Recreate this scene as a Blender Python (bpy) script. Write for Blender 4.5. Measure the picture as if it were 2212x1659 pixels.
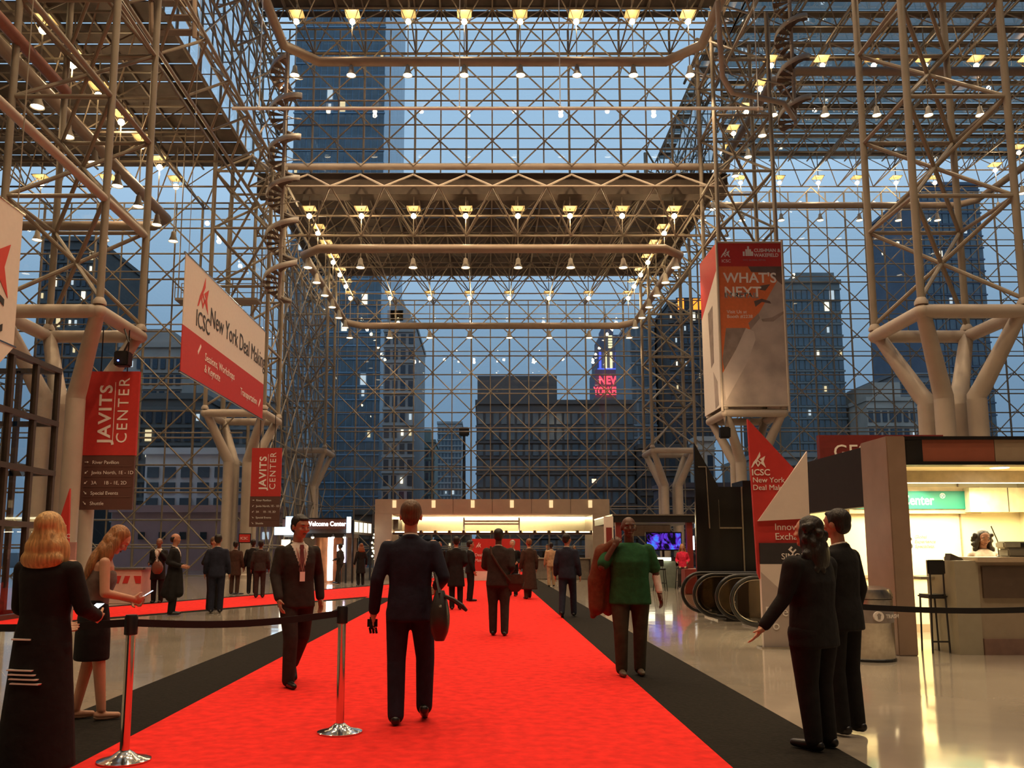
import bpy, bmesh, math, random
import numpy as np
from mathutils import Vector, Matrix
random.seed(7)
S = bpy.context.scene
for o in list(bpy.data.objects): bpy.data.objects.remove(o)
COL = S.collection
PI = math.pi

# ------------------------------------------------------------------ camera
cam_d = bpy.data.cameras.new('camera'); cam = bpy.data.objects.new('camera', cam_d); COL.objects.link(cam)
FPX = 1850.0
PITCH = math.radians(7.5)
cam_d.sensor_fit = 'HORIZONTAL'; cam_d.sensor_width = 36.0; cam_d.lens = FPX / 2212 * 36.0
cam_d.shift_x = 58 / 2212; cam_d.shift_y = (1188 - FPX * math.tan(PITCH) - 829.5) / 2212; cam_d.clip_end = 3000
cam.location = (0, 0, 1.45); cam.rotation_euler = (PI / 2 + PITCH, 0, 0)
S.camera = cam
# ------------------------------------------------------------------ sky at dusk, exposure
wd = bpy.data.worlds.new('dusk_sky'); S.world = wd; wd.use_nodes = True
wn, wl = wd.node_tree.nodes, wd.node_tree.links
wn.clear()
wo = wn.new('ShaderNodeOutputWorld'); wb = wn.new('ShaderNodeBackground'); wr = wn.new('ShaderNodeValToRGB')
wc = wn.new('ShaderNodeTexCoord'); wx = wn.new('ShaderNodeSeparateXYZ')
wl.new(wc.outputs['Generated'], wx.inputs[0]); wl.new(wx.outputs['Z'], wr.inputs[0]); wl.new(wr.outputs[0], wb.inputs[0]); wl.new(wb.outputs[0], wo.inputs[0])
el = wr.color_ramp.elements
el[0].position = 0.0; el[0].color = (.15, .25, .37, 1)
el[1].position = 1.0; el[1].color = (.34, .55, .80, 1)
e = el.new(.18); e.color = (.20, .33, .48, 1)
e = el.new(.42); e.color = (.41, .62, .84, 1)
wb.inputs[1].default_value = 1.0
S.view_settings.view_transform = 'Standard'; S.view_settings.look = 'None'
S.view_settings.gamma = 1.0; S.view_settings.use_curve_mapping = False
S.view_settings.exposure = 0.0
S.cycles.transparent_max_bounces = 20
S.cycles.max_bounces = 4; S.cycles.diffuse_bounces = 2; S.cycles.glossy_bounces = 2; S.cycles.transmission_bounces = 2
S.cycles.caustics_reflective = False; S.cycles.caustics_refractive = False
WARM = (1.0, .70, .40)

# ------------------------------------------------------------------ materials
MATS = {}
def mat(name, col, rough=.6, metal=0.0, var=.12, scale=8.0, bump=0.0, spec=.5, emit=None, estr=0.0):
    if name in MATS: return MATS[name]
    m = bpy.data.materials.new(name); m.use_nodes = True
    n, l = m.node_tree.nodes, m.node_tree.links
    b = n['Principled BSDF']
    b.inputs['Roughness'].default_value = rough; b.inputs['Metallic'].default_value = metal
    b.inputs['Specular IOR Level'].default_value = spec
    tc = n.new('ShaderNodeTexCoord'); nz = n.new('ShaderNodeTexNoise'); nz.inputs['Scale'].default_value = scale
    nz.inputs['Detail'].default_value = 5
    l.new(tc.outputs['Object'], nz.inputs['Vector'])
    r = n.new('ShaderNodeValToRGB'); c = Vector(col[:3])
    r.color_ramp.elements[0].position = .3; r.color_ramp.elements[1].position = .7
    r.color_ramp.elements[0].color = (*(c * (1 - var)), 1); r.color_ramp.elements[1].color = (*[min(1, x) for x in c * (1 + var)], 1)
    l.new(nz.outputs['Fac'], r.inputs[0]); l.new(r.outputs[0], b.inputs['Base Color'])
    if bump:
        bp = n.new('ShaderNodeBump'); bp.inputs['Strength'].default_value = bump; bp.inputs['Distance'].default_value = .02
        l.new(nz.outputs['Fac'], bp.inputs['Height']); l.new(bp.outputs[0], b.inputs['Normal'])
    if emit:
        b.inputs['Emission Color'].default_value = (*emit, 1); b.inputs['Emission Strength'].default_value = estr
    MATS[name] = m
    return m
def glass(name, tint, refl=.06, rough=.0):
    if name in MATS: return MATS[name]
    m = bpy.data.materials.new(name); m.use_nodes = True
    n, l = m.node_tree.nodes, m.node_tree.links; n.clear()
    o = n.new('ShaderNodeOutputMaterial'); t = n.new('ShaderNodeBsdfTransparent'); g = n.new('ShaderNodeBsdfGlossy'); x = n.new('ShaderNodeMixShader')
    f = n.new('ShaderNodeFresnel'); f.inputs[0].default_value = 1.5
    a = n.new('ShaderNodeMath'); a.operation = 'MULTIPLY_ADD'; a.inputs[1].default_value = .8; a.inputs[2].default_value = refl
    l.new(f.outputs[0], a.inputs[0]); l.new(a.outputs[0], x.inputs[0])
    t.inputs[0].default_value = (*tint, 1); g.inputs['Roughness'].default_value = rough
    l.new(t.outputs[0], x.inputs[1]); l.new(g.outputs[0], x.inputs[2]); l.new(x.outputs[0], o.inputs[0])
    MATS[name] = m
    return m
def emis(name, col, s, lamp=False):
    if name in MATS: return MATS[name]
    m = bpy.data.materials.new(name); m.use_nodes = True
    n, l = m.node_tree.nodes, m.node_tree.links; n.clear()
    o = n.new('ShaderNodeOutputMaterial'); b = n.new('ShaderNodeEmission')
    b.inputs[0].default_value = (*col, 1); b.inputs[1].default_value = s; l.new(b.outputs[0], o.inputs[0])
    if not lamp: m.cycles.emission_sampling = 'NONE'   # small glints are seen, the lamps beside them do the lighting
    MATS[name] = m
    return m

# ------------------------------------------------------------------ mesh building
class MB:
    def __init__(s): s.v = []; s.f = []
    def add(s, vs, fs):
        k = len(s.v); s.v += [tuple(p) for p in vs]; s.f += [tuple(i + k for i in f) for f in fs]; return s
    def box(s, x0, x1, y0, y1, z0, z1):
        v = [(x0,y0,z0),(x1,y0,z0),(x1,y1,z0),(x0,y1,z0),(x0,y0,z1),(x1,y0,z1),(x1,y1,z1),(x0,y1,z1)]
        return s.add(v, [(3,2,1,0),(4,5,6,7),(0,1,5,4),(1,2,6,5),(2,3,7,6),(3,0,4,7)])
    def bbox(s, x0, x1, y0, y1, z0, z1, b=.02):
        bm = bmesh.new(); m = MB().box(x0, x1, y0, y1, z0, z1)
        vs = [bm.verts.new(p) for p in m.v]
        for f in m.f: bm.faces.new([vs[i] for i in f])
        bmesh.ops.bevel(bm, geom=bm.edges[:], offset=b, segments=2, affect='EDGES')
        bm.verts.index_update()
        s.add([v.co[:] for v in bm.verts], [[v.index for v in f.verts] for f in bm.faces]); bm.free(); return s
    def tube(s, pts, r, n=8, caps=True, closed=False):
        pts = [Vector(p) for p in pts]; N = len(pts); k = len(s.v)
        rs = r if isinstance(r, (list, tuple)) else [r] * N
        up = None
        for i, p in enumerate(pts):
            if closed: d = (pts[(i+1) % N] - p).normalized() + (p - pts[i-1]).normalized()
            else:
                d = Vector((0,0,0))
                if i < N-1: d += (pts[i+1] - p).normalized()
                if i > 0: d += (p - pts[i-1]).normalized()
            if d.length < 1e-6: d = Vector((0,0,1))
            d.normalize()
            if up is None:
                up = Vector((0,0,1)) if abs(d.z) < .9 else Vector((0,1,0))
            a = d.cross(up)
            if a.length < 1e-4: a = d.cross(Vector((1,.3,0)))
            a.normalize(); b = a.cross(d).normalized(); up = b
            mit = 1.0
            for j in range(n):
                t = 2*PI*(j+.5)/n
                s.v.append(tuple(p + (a*math.cos(t) + b*math.sin(t)) * rs[i] * mit))
        M = N if closed else N-1
        for i in range(M):
            i2 = (i+1) % N
            for j in range(n):
                j2 = (j+1) % n
                s.f.append((k+i*n+j, k+i2*n+j, k+i2*n+j2, k+i*n+j2)[::-1])
        if caps and not closed:
            s.f.append(tuple(k+j for j in range(n))); s.f.append(tuple(k+(N-1)*n+j for j in range(n))[::-1])
        return s
    def lathe(s, prof, c=(0,0,0), n=24, a0=0, a1=2*PI):
        k = len(s.v); full = abs(a1-a0-2*PI) < 1e-6; m = n if full else n+1
        for r, z in prof:
            for j in range(m):
                t = a0+(a1-a0)*j/n; s.v.append((c[0]+r*math.cos(t), c[1]+r*math.sin(t), c[2]+z))
        for i in range(len(prof)-1):
            for j in range(n):
                j2 = (j+1) % m
                s.f.append((k+i*m+j, k+i*m+j2, k+(i+1)*m+j2, k+(i+1)*m+j))
        if full:
            if prof[0][0] > 1e-5: s.f.append(tuple(k+j for j in range(m))[::-1])
            if prof[-1][0] > 1e-5: s.f.append(tuple(k+(len(prof)-1)*m+j for j in range(m)))
        return s
    def prism(s, poly, a0, a1, axis='y'):
        # poly: 2-D outline; extruded between a0 and a1 along axis
        def P(p, a):
            if axis == 'y': return (p[0], a, p[1])
            if axis == 'x': return (a, p[0], p[1])
            return (p[0], p[1], a)
        n = len(poly)
        v = [P(p, a0) for p in poly] + [P(p, a1) for p in poly]
        f = [tuple(range(n)), tuple(range(2*n-1, n-1, -1))] + [(i, i+n, (i+1) % n + n, (i+1) % n) for i in range(n)]
        return s.add(v, f)
    def ball(s, c, r, n=12, m=8):
        rx, ry, rz = r if isinstance(r, (list, tuple)) else (r, r, r)
        vs = []; fs = []
        for i in range(m+1):
            p = PI*i/m
            for j in range(n):
                t = 2*PI*j/n; vs.append((c[0]+rx*math.sin(p)*math.cos(t), c[1]+ry*math.sin(p)*math.sin(t), c[2]-rz*math.cos(p)))
        for i in range(m):
            for j in range(n):
                fs.append((i*n+j, i*n+(j+1) % n, (i+1)*n+(j+1) % n, (i+1)*n+j))
        return s.add(vs, fs)
    def sticks(s, segs, r, n=4):
        # many straight bars at once: segs (k,2,3)
        A = np.asarray(segs, float)
        if len(A) == 0: return s
        p, q = A[:, 0], A[:, 1]; d = q-p; L = np.linalg.norm(d, axis=1, keepdims=True); d = d/np.maximum(L, 1e-9)
        up = np.where(np.abs(d[:, 2:3]) > .9, np.array([[0., 1, 0]]), np.array([[0., 0, 1]]))
        a = np.cross(d, up); a /= np.linalg.norm(a, axis=1, keepdims=True); b = np.cross(a, d)
        k = len(s.v); ring = []
        for e in (p, q):
            for j in range(n):
                t = 2*PI*(j+.5)/n; ring.append(e + (a*math.cos(t)+b*math.sin(t))*r)
        R = np.stack(ring, 1)
        s.v += [tuple(x) for x in R.reshape(-1, 3)]
        for i in range(len(A)):
            o = k+i*2*n
            for j in range(n): s.f.append((o+j, o+(j+1) % n, o+n+(j+1) % n, o+n+j))
        return s
    def build(s, name, m, parent=None, smooth=False, loc=None):
        base = BASE.get(parent.name, (0,0,0)) if parent is not None else (loc or (0,0,0))
        me = bpy.data.meshes.new(name)
        me.from_pydata([(p[0]-base[0], p[1]-base[1], p[2]-base[2]) for p in s.v], [], s.f); me.update()
        if m is not None: me.materials.append(m)
        if smooth:
            me.polygons.foreach_set('use_smooth', [True]*len(me.polygons))
            if smooth != 2: me.set_sharp_from_angle(angle=math.radians(40))
        o = bpy.data.objects.new(name, me); COL.objects.link(o)
        if parent is not None: o.parent = parent; BASE[o.name] = base
        else: o.location = base; BASE[o.name] = base
        return o
BASE = {}
def tag(o, label=None, cat=None, group=None, kind=None):
    if label: o['label'] = label
    if cat: o['category'] = cat
    if group: o['group'] = group
    if kind: o['kind'] = kind
    return o
def thing(name, label, cat, loc=(0,0,0), group=None, rz=0):
    o = bpy.data.objects.new(name, None); COL.objects.link(o); o.location = loc; o.rotation_euler = (0,0,rz)
    o.empty_display_size = .2
    BASE[o.name] = (0,0,0) if rz else tuple(loc)
    return tag(o, label, cat, group)
def struct(name, loc=(0,0,0)):
    o = bpy.data.objects.new(name, None); COL.objects.link(o); o.location = loc; BASE[o.name] = tuple(loc); o['kind'] = 'structure'
    return o
def inst(src, loc, parent=None, name=None, rot=None):
    o = bpy.data.objects.new(name or src.name.split('.')[0], src.data); COL.objects.link(o)
    if parent is not None:
        b = BASE.get(parent.name, (0,0,0)); o.parent = parent; o.location = (loc[0]-b[0], loc[1]-b[1], loc[2]-b[2])
    else: o.location = loc
    if rot: o.rotation_euler = rot
    return o
def copy_tree(o, loc, label=None, parent=None):
    c = o.copy(); COL.objects.link(c)
    if parent is None:
        c.location = loc
        if label: c['label'] = label
    else: c.parent = parent
    for ch in o.children:
        if ch.type != 'LIGHT': copy_tree(ch, None, None, c)
    return c
FONTCACHE = {}
TEXTQ = []
def text(s, size, m, parent, loc, rot=(PI/2,0,0), name='lettering', ext=.004, align='LEFT', bold=0.0, sx=1.0, spacing=1.0, shear=0):
    if '\n' in s:
        for i, ln in enumerate(s.split('\n')): text(ln, size, m, parent, (loc[0], loc[1], loc[2]-size*1.0*i), rot, name, ext, align, bold, sx, spacing, shear)
        return
    cu = bpy.data.curves.new(name, 'FONT'); cu.body = s; cu.size = size; cu.extrude = ext; cu.align_x = align; cu.offset = bold
    cu.space_character = spacing; cu.shear = shear; cu.resolution_u = 3
    o = bpy.data.objects.new('font_source', cu)
    t = bpy.data.objects.new(name, bpy.data.meshes.new(name)); COL.objects.link(t)
    b = BASE.get(parent.name, (0,0,0)); t.parent = parent
    t.location = (loc[0]-b[0], loc[1]-b[1], loc[2]-b[2]); t.rotation_euler = rot; t.scale = (sx, 1, 1)
    TEXTQ.append((o, t, m)); return t
def finish_text():
    """All lettering is turned into mesh in one go."""
    for o, t, m in TEXTQ: COL.objects.link(o)
    dg = bpy.context.evaluated_depsgraph_get()
    for o, t, m in TEXTQ:
        me = bpy.data.meshes.new_from_object(o.evaluated_get(dg)); me.materials.clear(); me.materials.append(m)
        old = t.data; t.data = me; bpy.data.meshes.remove(old)
    for o, t, m in TEXTQ: cu = o.data; bpy.data.objects.remove(o); bpy.data.curves.remove(cu)
def light(kind, loc, power, col=WARM, size=.2, spot=None, rot=None, parent=None):
    d = bpy.data.lights.new('lamp_light', kind); d.energy = power; d.color = col
    if kind == 'AREA': d.size = size
    else: d.shadow_soft_size = size
    if spot: d.spot_size = spot; d.spot_blend = .6
    o = bpy.data.objects.new('lamp_light', d); COL.objects.link(o)
    if parent is not None: o.parent = parent
    o.location = loc
    if rot: o.rotation_euler = rot
    return o

# common materials
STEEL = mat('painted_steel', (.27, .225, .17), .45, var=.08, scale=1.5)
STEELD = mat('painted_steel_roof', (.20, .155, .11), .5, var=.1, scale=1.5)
COLM = mat('column_paint', (.43, .36, .295), .5, var=.06, scale=2)
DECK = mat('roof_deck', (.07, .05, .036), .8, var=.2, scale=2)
BRONZE = mat('bronze_frame', (.055, .038, .028), .4, var=.15)
GLS = glass('facade_glass', (.87, .91, .93), .03)
SKYL = glass('skylight_glass', (.60, .75, .78), .02)
BLACK = mat('black_paint', (.012, .011, .011), .35, var=.2)
CHROME = mat('polished_chrome', (.72, .68, .62), .12, 1.0, var=.03)
BRUSH = mat('brushed_steel', (.60, .55, .48), .24, 1.0, var=.12, scale=20)
REDP = mat('red_print', (.52, .028, .022), .6, var=.05)
WHITEP = mat('white_print', (.74, .66, .58), .6, var=.03)
LETW = mat('white_letter', (.86, .80, .74), .6, var=.02)
LETG = mat('grey_letter', (.30, .26, .24), .6, var=.02)
LETB = mat('dark_letter', (.03, .028, .027), .6, var=.02)
BULB = emis('lamp_bulb', (1.0, .78, .42), 60)
LENS = emis('can_lens', (1.0, .82, .52), 9)
# ================================================================== FLOOR, CARPETS
def floor_material():
    m = mat('polished_terrazzo', (.34, .29, .23), .08, var=.13, scale=.9, spec=.75)
    n, l = m.node_tree.nodes, m.node_tree.links; b = n['Principled BSDF']
    tc = n['Texture Coordinate']
    v = n.new('ShaderNodeTexNoise'); v.inputs['Scale'].default_value = 1.3; v.inputs['Detail'].default_value = 2
    l.new(tc.outputs['Object'], v.inputs['Vector'])
    bp = n.new('ShaderNodeBump'); bp.inputs['Strength'].default_value = .06; bp.inputs['Distance'].default_value = .05
    l.new(v.outputs['Fac'], bp.inputs['Height']); l.new(bp.outputs[0], b.inputs['Normal'])
    return m
fl = MB().box(-50, 60, -14, 70.5, -.3, 0).build('floor', floor_material()); fl['kind'] = 'structure'
CARP = mat('red_carpet_pile', (.75, .026, .020), .95, var=.16, scale=9, bump=.5, spec=.1)
CARPB = mat('black_carpet_pile', (.016, .013, .010), .95, var=.25, scale=30, bump=.4, spec=.1)
tag(MB().box(-2.76, 1.65, -6, 45, 0, .012).build('carpet_runner', CARP), 'long bright red carpet runner down the middle of the hall', 'carpet')
tag(MB().box(1.655, 2.58, -6, 45, 0, .010).build('carpet_border', CARPB), 'black carpet border between red runner and totem sign', 'carpet', 'black carpet borders')
tag(MB().box(-3.65, -2.765, -6, 26.45, 0, .010).build('carpet_border', CARPB), 'black carpet border between red runner and two women', 'carpet', 'black carpet borders')
tag(MB().prism([(-12.6, 10.5), (-3.67, 27.15), (-3.67, 37.2), (-12.6, 14.3)], 0, .011, 'z').build('carpet_branch', CARP), 'narrower red carpet branching diagonally towards the entrance doors', 'carpet')
tag(MB().prism([(-12.6, 9.9), (-3.67, 26.55), (-3.67, 27.1), (-12.6, 10.45)], 0, .010, 'z').build('carpet_edge', CARPB), 'thin black edge strip along the near side of the branching red carpet', 'carpet')
tag(MB().prism([(-12.6, 14.35), (-3.67, 37.25), (-3.67, 38.2), (-12.6, 15.3)], 0, .010, 'z').build('carpet_edge', CARPB), 'thin black edge strip along the far side of the branching red carpet', 'carpet')
tag(MB().box(-3.65, -2.765, 26.5, 38.2, 0, .011).build('carpet_patch', CARP), 'red carpet patch joining the branch to the long runner', 'carpet')
tag(MB().prism([(1.66, 45.02), (6.5, 52), (9.5, 58), (1.66, 58)], 0, .011, 'z').build('carpet_branch', CARP), 'short red carpet piece leading off beyond the black border', 'carpet')

# ================================================================== GLASS WALLS
CELL = 1.57
def glass_wall(name, org, ud, nu, nz, z0, r=.05, inward=(0,-1,0), braces=True, depth=1.0, steel=STEEL):
    """A wall of nu x nz square cells starting at org, running along ud; mullions, transoms, long braces, panes."""
    w = struct(name, (org[0], org[1], z0)); ud = Vector(ud); inn = Vector(inward); O = Vector((org[0], org[1], z0))
    L = nu*CELL; Hh = nz*CELL; up = Vector((0,0,1))
    for i in range(nu+1):
        rr = r*1.5 if i % 2 == 0 else r
        p = O+ud*(i*CELL); MB().tube([p, p+up*Hh], rr, 6).build('mullion', steel, w)
    for j in range(nz+1):
        p = O+up*(j*CELL); MB().tube([p+inn*.04, p+ud*L+inn*.04], r*1.1, 6).build('transom', steel, w)
        if j % 2 == 1:
            q = p+inn*depth; MB().tube([q+up*.16, q+ud*L+up*.16], r*.8, 6).build('inner_chord', steel, w)
    if braces:
        D = inn*depth
        def line(u0, v0, du):
            n = 0; u, v = u0, v0
            while 0 <= u+du <= nu and v+1 <= nz: u += du; v += 1; n += 1
            if n:
                a = O+ud*(u0*CELL)+up*(v0*CELL)+D; b = O+ud*(u*CELL)+up*(v*CELL)+D
                MB().tube([a.lerp(b, i/(2*n)) for i in range(2*n+1)], r*.95, 5).build('brace', steel, w)
        for u in range(0, nu+1, 2): line(u, 0, 1); line(u, 0, -1)
        for v in range(2, nz, 2): line(0, v, 1)
        st = nu % 2
        for v in range(2 if st == 0 else 1, nz, 2): line(nu, v, -1)
        ties = []
        for u in range(nu+1):
            for v in range(nz+1):
                if (u+v) % 2 == 0: 
                    a = O+ud*(u*CELL)+up*(v*CELL); ties.append((a, a+D))
        t = MB().sticks(ties, r*.6).build('tie_rods', steel, w); t['kind'] = 'stuff'
    # panes share one mesh
    e = .06
    q0, q1 = ud*e, ud*(CELL-e)
    me = bpy.data.meshes.new('pane')
    me.from_pydata([q0+up*e, q1+up*e, q1+up*(CELL-e), q0+up*(CELL-e)], [], [(0,1,2,3)]); me.materials.append(GLS)
    cells = [(i, j) for j in range(nz) for i in range(nu)]
    for i, j in cells[:300]:
        o = bpy.data.objects.new('pane', me); COL.objects.link(o); o.parent = w; o.location = ud*(i*CELL)+up*(j*CELL)-inn*.05
    rest = cells[300:]
    if rest:
        m = MB()
        for i, j in rest:
            c = O+ud*(i*CELL)+up*(j*CELL)-inn*.05; m.add([c+q0+up*e, c+q1+up*e, c+q1+up*(CELL-e), c+q0+up*(CELL-e)], [(0,1,2,3)])
        m.build('glazing', GLS, w)['kind'] = 'stuff'
    return w
XL, XR = -13.7, 14.56          # column lines either side of the middle bay
YF, YN = 69.0, 49.5             # far facade, near (upper) facade
glass_wall('wall_back', (XL, YF), (1,0,0), 18, 14, 0)
glass_wall('wall_back_wing', (XR, YF), (1,0,0), 21, 20, 0)
glass_wall('wall_front_wing', (XL-18*CELL, YN-.6), (1,0,0), 18, 14, 0)
glass_wall('wall_left_return', (XL, YN-.4), (0,1,0), 12, 14, 0, inward=(1,0,0))
glass_wall('wall_upper', (XL, YN), (1,0,0), 18, 6, 24.1, inward=(0,-1,0), depth=1.1)
glass_wall('wall_upper_left', (XL, YN-19*CELL), (0,1,0), 19, 6, 24.1, inward=(1,0,0), depth=1.1)
glass_wall('wall_upper_right', (XR, YN), (0,1,0), 12, 5, 24.1, inward=(1,0,0), depth=-1.0)

# ================================================================== ROOFS : double-layer space frames
MOD = 3.14
def roof(name, x0, x1, y0, y1, zb, zt, skylight=.25, r=.055, deck=True, seed=1, ylat=-99):
    rnd = random.Random(seed)
    w = struct(name, ((x0+x1)/2, (y0+y1)/2, zb))
    nx = round((x1-x0)/MOD); ny = round((y1-y0)/MOD); mx = (x1-x0)/nx; my = (y1-y0)/ny
    bot = []; top = []; web = []
    B = lambda i, j: (x0+i*mx, y0+j*my, zb); T = lambda i, j: (x0+(i+.5)*mx, y0+(j+.5)*my, zt)
    for i in range(nx+1):
        for j in range(ny+1):
            if y0+j*my < ylat: continue
            if i < nx: bot.append((B(i, j), B(i+1, j)))
            if j < ny: bot.append((B(i, j), B(i, j+1)))
            for a in (-1, 0):
                for b in (-1, 0):
                    if 0 <= i+a < nx and 0 <= j+b < ny: web.append((B(i, j), T(i+a, j+b)))
            if i < nx and j < ny:
                if i < nx-1: top.append((T(i, j), T(i+1, j)))
                if j < ny-1: top.append((T(i, j), T(i, j+1)))
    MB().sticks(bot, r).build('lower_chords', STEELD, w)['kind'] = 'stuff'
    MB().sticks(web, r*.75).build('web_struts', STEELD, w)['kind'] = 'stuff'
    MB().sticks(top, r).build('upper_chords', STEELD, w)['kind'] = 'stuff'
    if deck:
        h = zt+.35; k = 0; y = y0
        while y < y1-.01:
            d = min(CELL, y1-y)
            if d > .3:
                g = d*skylight
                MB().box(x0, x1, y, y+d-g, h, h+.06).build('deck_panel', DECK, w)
                if g > .05: MB().add([(x0, y+d-g, h+.1), (x1, y+d-g, h+.1), (x1, y+d, h+.1), (x0, y+d, h+.1)], [(0,1,2,3)]).build('skylight_pane', SKYL, w)
            y += d; k += 1
        purl = []
        nb = max(2, round((x1-x0)/CELL))
        for i in range(nb+1):
            X = x0+(x1-x0)*i/nb; purl.append(((X, max(y0, ylat), h-.08), (X, y1, h-.08)))
        MB().sticks(purl, .06).build('purlins', STEELD, w)['kind'] = 'stuff'
    return w
roof('ceiling_lower', XL, XR, YN+.4, YF, 21.6, 23.6, .10)
roof('ceiling_left', -43.8, XL, -14, YN-.7, 21.6, 23.8, .12, seed=2, ylat=22)
roof('ceiling_upper', XL, XR, -14, YN, 31.9, 33.9, .25, seed=3, ylat=34)
roof('ceiling_right', XR, 48, -14, YF, 31.9, 33.9, .62, seed=4, ylat=34)

# plain walls that close the hall behind and beside the camera
WALLP = mat('plain_wall', (.42, .36, .29), .8, var=.06, scale=1)
for nm, b in (('wall_rear', (-44, 60, -14.4, -14.02, 0, 34.5)), ('wall_far_left', (-44.3, -44, -14, 49, 0, 24.2)), ('wall_far_right', (48, 48.3, -14, 69, 0, 34.5)), ('wall_upper_rear_left', (XL-.3, XL, -14, YN-19*CELL, 24, 34.2))):
    o = MB().box(*b).build(nm, WALLP); o['kind'] = 'structure'
# ================================================================== TUBE BEAMS, EDGE TRIM
def beam(name, pts, r, label=None, m=COLM, closed=False, n=12):
    o = MB().tube(pts, r, n, closed=closed).build(name, m, smooth=True); o['kind'] = 'structure'; return o
def ring(x0, x1, y0, y1, z, c=1.1):
    return [(x0+c,y0,z),(x1-c,y0,z),(x1,y0+c,z),(x1,y1-c,z),(x1-c,y1,z),(x0+c,y1,z),(x0,y1-c,z),(x0,y0+c,z)]
BMAT = mat('beam_paint', (.33, .25, .19), .5, var=.08, scale=2)
beam('trim_1', ring(-10.9, 11.7, 48.6, 66.1, 19.05), .26, m=BMAT, closed=True)
beam('trim_2', ring(-10.9, 11.7, 20, 44.7, 28.5, 1.6), .27, m=BMAT, closed=True)
beam('trim_3', ring(17.3, 39.6, 47.2, 67.0, 29.4), .27, m=BMAT, closed=True)
beam('trim_4', ring(-41, -17.6, 24, 46.4, 19.6), .27, m=BMAT, closed=True)
# edge of the lower roof under the upper facade
o = MB().box(XL, XR, YN-.5, YN+.45, 22.6, 23.9).build('trim_5', DECK); o['kind'] = 'structure'
beam('trim_6', [(XL, YN-.9, 24.15), (XR, YN-.9, 24.15)], .2, m=COLM)
# hanging truss under that edge
w = struct('trim_7', (0, YN-1.4, 22))
zt, zb, Yt = 23.6, 20.1, YN-2.2
n = 9
for i in range(n):
    a = XL+i*MOD; MB().tube([(a, Yt+1.2, zt), (a+MOD/2, Yt, 22.35)], .06, 6).build('brace', COLM, w)
    MB().tube([(a+MOD/2, Yt, 22.35), (a+MOD, Yt+1.2, zt)], .06, 6).build('brace', COLM, w)
    MB().tube([(a, Yt+2, zb), (a+MOD/2, Yt, 22.35)], .055, 6).build('brace', STEEL, w)
    MB().tube([(a+MOD/2, Yt, 22.35), (a+MOD, Yt+2, zb)], .055, 6).build('brace', STEEL, w)
MB().tube([(XL, Yt, 22.35), (XR, Yt, 22.35)], .06, 6).build('chord', COLM, w)
MB().tube([(XL, Yt+2, zb), (XR, Yt+2, zb)], .06, 6).build('chord', STEEL, w)
# side trusses under the edges of the upper roof bays
def side_truss(name, X, y0, y1, z0, z1, dx, m=STEEL):
    w = struct(name, (X, (y0+y1)/2, z0)); n = round((y1-y0)/MOD)
    for k in range(n):
        ya = y0+k*MOD; ym = ya+MOD/2; yb = ya+MOD
        MB().tube([(X, ya, z0), (X+dx, ym, z1)], .06, 6).build('brace', m, w)
        MB().tube([(X+dx, ym, z1), (X, yb, z0)], .06, 6).build('brace', m, w)
        MB().tube([(X, ya, z1+1.6), (X+dx, ym, z1)], .06, 6).build('brace', m, w)
        MB().tube([(X+dx, ym, z1), (X, yb, z1+1.6)], .06, 6).build('brace', m, w)
    for (x, z) in ((X, z0), (X+dx, z1), (X, z1+1.6)):
        MB().tube([(x, y0, z), (x, y1, z)], .085, 6).build('chord', m, w)
    return w
side_truss('trim_8', XL+.9, 22, 22+9*MOD, 20.8, 22.4, 1.3)
side_truss('trim_9', XL+.9, 22, 22+9*MOD, 27.0, 28.7, 1.2)
side_truss('trim_10', XR-.9, 22, 22+9*MOD, 28.8, 30.4, -1.2)
side_truss('trim_11', XR-.6, YN, YN+6*MOD, 20.6, 22.2, -1.0)
side_truss('trim_12', XL+.6, YN, YN+6*MOD, 20.6, 22.2, 1.0)

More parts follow.
